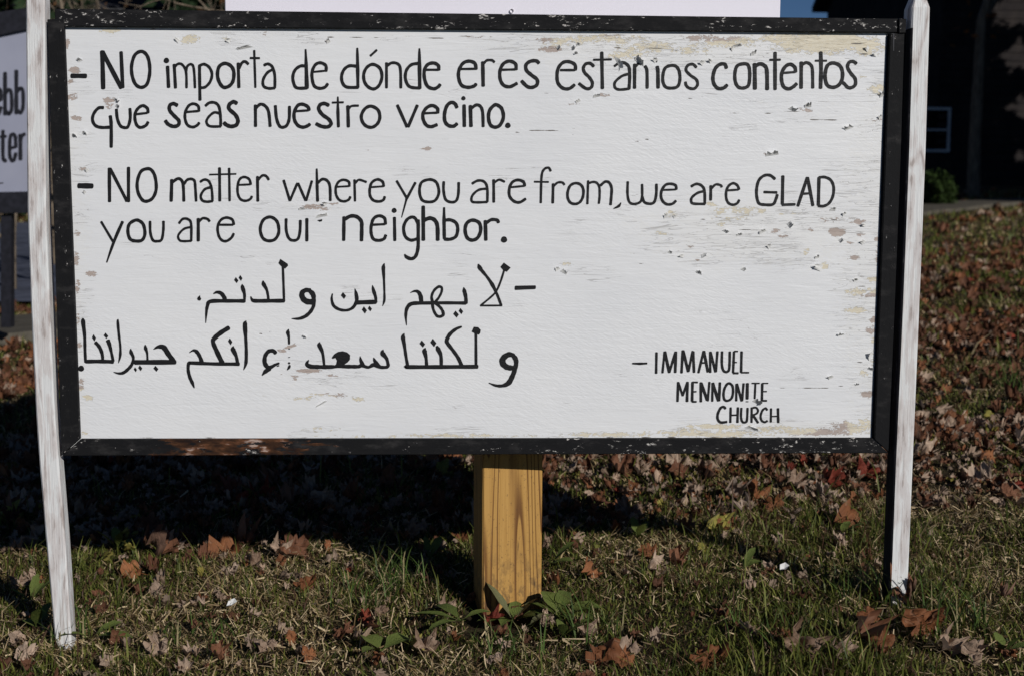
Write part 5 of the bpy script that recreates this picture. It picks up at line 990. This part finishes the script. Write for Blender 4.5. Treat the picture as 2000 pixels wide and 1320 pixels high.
for o in auto:
    c_ = {'tan': 'greyish tan', 'orange': 'rusty orange', 'brown': 'dark brown', 'red': 'dull red', 'yellow': 'yellow green'}[o.data.materials[0].name[5:]]
    v_ = LM[o.data.materials[0].name[5:]].index(o.data); sh_ = ['lobed', 'curled lobed', 'oval', 'ragged', 'crumpled'][v_]
    ys, xs = spot(o.location.x, o.location.y); keys.setdefault((c_, sh_, ys, xs), []).append(o)
for (c_, sh_, ys, xs), L_ in keys.items():
    L_.sort(key=lambda o: o.location.x)
    for i_, o in enumerate(L_):
        pre = '' if len(L_) == 1 else (['leftmost ', 'rightmost '] if len(L_) == 2 else ['leftmost ', 'second ', 'third ', 'fourth ', 'fifth ', 'sixth ', 'seventh ', 'eighth ', 'ninth ', 'tenth '])[min(i_, 9)]
        o['label'] = f'{pre}{c_} {sh_} leaf {ys} {xs}'
# the rest of the litter, too many to pick apart
TV = [leaf_arrays(kd, 500+i, cu) for i, (kd, cu) in enumerate([('maple', 1.2), ('lobe', 1.9), ('oval', 1.1), ('lobe', 1.4), ('maple', 2.2), ('oval', 1.7)])]
PC = {'tan': (0.42, 0.305, 0.225), 'orange': (0.27, 0.11, 0.05), 'brown': (0.17, 0.075, 0.042), 'red': (0.25, 0.05, 0.03), 'yellow': (0.33, 0.28, 0.07)}
VV, FF, CC, UU = [], [], [], []; off = 0
for (n_, x0, x1, y0, y1, mg, s0a, s1a, dm) in [(2600, -1.3, 1.5, -0.5, 1.3, .15, .006, .020, 1), (4600, -2.6, 3.0, 1.1, 3.6, .3, .016, .034, 1.6), (3000, -4, 5, 3.4, 8.5, .4, .024, .045, 1.0), (1500, -6, 11, 8.0, 22, .5, .05, .08, .6)]:
    X = rl.uniform(x0, x1, n_*3); Y = rl.uniform(y0, y1, n_*3)
    ok = tri_in_view(X, Y, mg) & (rl.uniform(0, 1, n_*3) < leaf_density(X, Y)*dm) & (near_path(X, Y) > 0.4) & ~on_road(X, Y); X, Y = X[ok][:n_], Y[ok][:n_]
    for x, y in zip(X, Y):
        Va, Fa, Ua = TV[int(rl.integers(0, 6))]; s_ = rl.uniform(s0a, s1a)
        R3 = np.array(Matrix.Rotation(rl.normal(0.3, 0.5), 3, 'X') @ Matrix.Rotation(rl.normal(0.1, 0.45), 3, 'Y') @ Matrix.Rotation(rl.uniform(0, 6.28), 3, 'Z'))
        VV.append((Va*s_)@R3.T+np.array([x, y, 0])); FF.append(Fa+off); UU.append(Ua); off += len(Va)
        c_ = np.array(PC[pick(rl.uniform() if y < 1.6 else 0.36+0.6*rl.uniform())])*rl.uniform(0.55, 1.35); CC.append(np.tile(c_, (len(Va), 1)))
VA = np.concatenate(VV); bx = np.array([v_[0] for v_ in VV])
cxy = np.concatenate([np.tile(v_.mean(0)[:2], (len(v_), 1)) for v_ in VV]); VA[:, 2] += gh(cxy[:, 0], cxy[:, 1])+0.016
FA = np.concatenate(FF); lit = add_np('leaf_litter', VA, FA, MLT, smooth=True); col_attr(lit, 'tint', np.concatenate(CC))
uvl = lit.data.uv_layers.new(name='UVMap'); uvl.data.foreach_set('uv', np.concatenate(UU)[FA.ravel()].astype(np.float32).ravel())
tag(lit, 'dense litter of small brown and tan leaves across the lawn', 'leaf litter', kind='stuff')

# ------------------------------------------------------------------ broad-leaved weeds
def weed_leaf(parent, length, width, azim, rise, droop, material, twist=0.0, rnd=rl):
    NS = 9; V, F, UV = [], [], []
    dx, dy = math.cos(azim), math.sin(azim); nx_, ny_ = -dy, dx
    for i in range(NS):
        t = i/(NS-1); s = length*t
        z = rise*length*t-droop*length*t*t; r_ = s*(1-0.25*droop*t)
        wv2 = width*(0.06 if t < 0.15 else math.sin(math.pi*min(1, (t-0.12)/0.93)**0.85)*0.5+0.02)*(1+0.12*math.sin(i*2.4))
        if i == NS-1: wv2 = 0.001
        for sgn in (-1, 0, 1):
            tw = twist*t; ex = sgn*wv2*math.cos(tw); ez = sgn*wv2*math.sin(tw)+abs(sgn)*wv2*0.35
            V.append((dx*r_+nx_*ex, dy*r_+ny_*ex, z+ez)); UV.append((sgn*0.5, t*2-1))
    for i in range(NS-1):
        for j in (0, 1): F.append((3*i+j, 3*i+j+1, 3*i+4+j, 3*i+3+j))
    o = add('leaf', V, F, material, parent, smooth=True)
    uv = o.data.uv_layers.new(name='UVMap')
    for l in o.data.loops: uv.data[l.index].uv = UV[l.vertex_index]
    return o
def weed(px, py, label, leaves, dz=0.012, group=None, yfix=None):
    p_ = on_ground(px, py)
    if yfix is not None: p_ = on_y(px, py, yfix)
    t = thing('broadleaf_weed', label, 'weed', (p_[0], p_[1], float(gh(p_[0], p_[1]))+dz), group)
    for lf in leaves: weed_leaf(t, *lf)
    return t
weed(1003, 1188, 'broad leaved weed with one purple tinged leaf arching against the foot of the pine post',
     [(.058, .020, 2.45, 1.15, 0.25, MWR, 0.5), (.055, .018, 0.5, 0.9, 0.35, MWR, -0.6), (.05, .026, 5.4, 0.6, 0.2, MWL, 0.2), (.055, .024, -0.3, 0.45, 0.3, MWL, 0.3), (.045, .022, 4.2, 0.5, 0.4, MWL, 0), (.05, .022, 3.7, 0.4, 0.3, MWL, 0.4), (.035, .02, 1.4, 0.9, 0.3, MWL, 0), (.06, .03, 3.3, 0.25, 0.2, MWL, .2), (.06, .028, 6.0, 0.5, 0.3, MWL, .2)], yfix=0.022)
weed(1092, 1215, 'leafy green weed right of the pine post foot',
     [(.08, .024, 0.5, 0.35, 0.3, MWL, 0.3), (.07, .024, 1.3, 0.7, 0.4, MWL, 0.2), (.075, .024, -0.6, 0.3, 0.25, MWL, 0), (.06, .022, 2.6, 0.5, 0.3, MWL, 0.3), (.065, .02, 3.8, 0.4, 0.4, MWR, 0.2), (.05, .02, 5.0, 0.5, 0.3, MWL, 0), (.07, .03, 0.0, 0.5, 0.3, MWL, 0.2), (.06, .03, 1.9, 0.7, 0.3, MWL, 0.2)], yfix=0.0)
weed(900, 1240, 'flat green weed at the lower left of the pine post', [(.085, .022, 3.0, 0.3, 0.25, MWL, 0.2), (.07, .022, 2.2, 0.4, 0.3, MWL, 0), (.07, .02, 3.9, 0.2, 0.2, MWL, 0.2), (.05, .018, 0.2, 0.5, 0.3, MWL, 0)], 0.022)
weed(745, 1290, 'pale lobed weed near the bottom edge', [(.05, .03, 0.6, 0.5, 0.3, MWL, 0.2), (.05, .03, 2.2, 0.5, 0.3, MWL, 0.2), (.04, .026, 4.0, 0.5, 0.3, MWL, 0.2)])
weed(180, 1262, 'green blade leaved weed at the foot of the left stake', [(.075, .016, -0.35, 0.35, 0.25, MWL, 0.3), (.05, .016, 0.6, 0.6, 0.3, MWL, 0.3), (.05, .018, 3.6, 0.5, 0.3, MWL, 0.2)])
WL = ['left of the left stake in the shadow', 'left of the left stake foot, nearer the bottom', 'just right of the pine post', 'near the tip of the board shadow', 'right of the left stake at the shadow edge', 'midway between pine post and right stake', 'left of the right stake behind the sign', 'below the pine post on its right', 'at the bottom right corner', 'at the shadow edge left of the pine post']
for k, (px, py) in enumerate([(60, 1190), (70, 1240), (1075, 1118), (1245, 1066), (230, 1085), (1450, 1125), (1640, 1060), (1100, 1260), (1960, 1290), (840, 1105)]):
    lv = [(rl.uniform(.025, .045), rl.uniform(.012, .018), rl.uniform(0, 6.28), rl.uniform(.5, 1.3), .3, MWL, rl.uniform(0, .4)) for _ in range(4)]
    weed(px, py, 'small low green weed '+WL[k], lv, group='small weeds scattered in the lawn')
# grass standing tall against the stakes and in tufts
def tuft(cx, cy, n_, h0, rad, name, label):
    V, F, C = [], [], []
    for i in range(n_):
        a_ = rl.uniform(0, 6.28); r_ = rad*math.sqrt(rl.uniform()); x, y = cx+r_*math.cos(a_), cy+r_*math.sin(a_); z = float(gh(x, y))-0.004
        h = h0*rl.uniform(0.5, 1.1); d_ = rl.uniform(0, 6.28); ln = h*rl.uniform(0.1, 0.9); w_ = rl.uniform(.0010, .0019); pa = d_+math.pi/2
        k_ = len(V)
        for s in range(5):
            t = s/5; ww = w_*(1-t*0.7); px_, py_, pz_ = x+math.cos(d_)*ln*t*t, y+math.sin(d_)*ln*t*t, z+h*(t-0.25*t*t)
            V += [(px_-math.cos(pa)*ww, py_-math.sin(pa)*ww, pz_), (px_+math.cos(pa)*ww, py_+math.sin(pa)*ww, pz_)]
        V.append((x+math.cos(d_)*ln, y+math.sin(d_)*ln, z+h*0.75))
        for s in range(4): F.append((k_+2*s, k_+2*s+1, k_+2*s+3, k_+2*s+2))
        F.append((k_+8, k_+9, k_+10)); c_ = np.array([0.055, 0.09, 0.020])*rl.uniform(0.8, 2.0) if rl.uniform() < 0.8 else np.array([0.35, 0.29, 0.15]); C += [c_]*11
    o = add(name, V, F, MG); col_attr(o, 'tint', np.array(C)); tag(o, label, 'grass tuft'); return o
for (px, py, n_, h0, rad, lab) in [(1748, 1178, 46, .085, .035, 'tall grass tuft around the foot of the right stake'), (130, 1262, 40, .075, .035, 'grass tuft around the foot of the left stake'), (790, 1145, 60, .085, .05, 'tall green grass tuft at the shadow edge left of the pine post'),
   (1160, 1250, 40, .08, .05, 'coarse grass tuft right of the leafy weed'), (1860, 1230, 50, .09, .05, 'long grass tuft right of the large orange leaf'), (1985, 760, 60, .12, .06, 'bright grass tuft at the right edge of the view'), (1680, 1160, 40, .08, .05, 'grass tuft left of the right stake foot'), (390, 1250, 40, .06, .06, 'grass tuft in the lawn right of the left stake'), (700, 1180, 40, .07, .06, 'grass tuft above the bright red leaf'), (1480, 1270, 40, .07, .06, 'grass tuft in the lower right lawn'), (985, 1290, 40, .08, .06, 'grass tuft below the pine post at the bottom')]:
    p_ = on_ground(px, py); tuft(p_[0], p_[1], n_, h0, rad, 'grass_tuft', lab)
# chips of white paint fallen in the grass
for k, (px, py) in enumerate([(453, 1208), (1532, 1137)]):
    p_ = on_ground(px, py); z = float(gh(p_[0], p_[1]))+0.02
    V = [(p_[0]-.008, p_[1], z), (p_[0]+.001, p_[1]-.004, z+.002), (p_[0]+.008, p_[1]+.003, z+.006), (p_[0]+.003, p_[1]+.010, z+.009), (p_[0]-.006, p_[1]+.008, z+.006), (p_[0], p_[1]+.003, z+.001)]
    V += [(a_[0], a_[1], a_[2]-.0006) for a_ in V]
    F = [(5, 0, 1), (5, 1, 2), (5, 2, 3), (5, 3, 4), (5, 4, 0)]; F += [tuple(6+i for i in f_[::-1]) for f_ in F]
    tag(add('paint_chip', V, F, MFK), ['white paint chip in the grass left of the pine post', 'white paint chip in the grass right of the pine post'][k], 'paint chip')
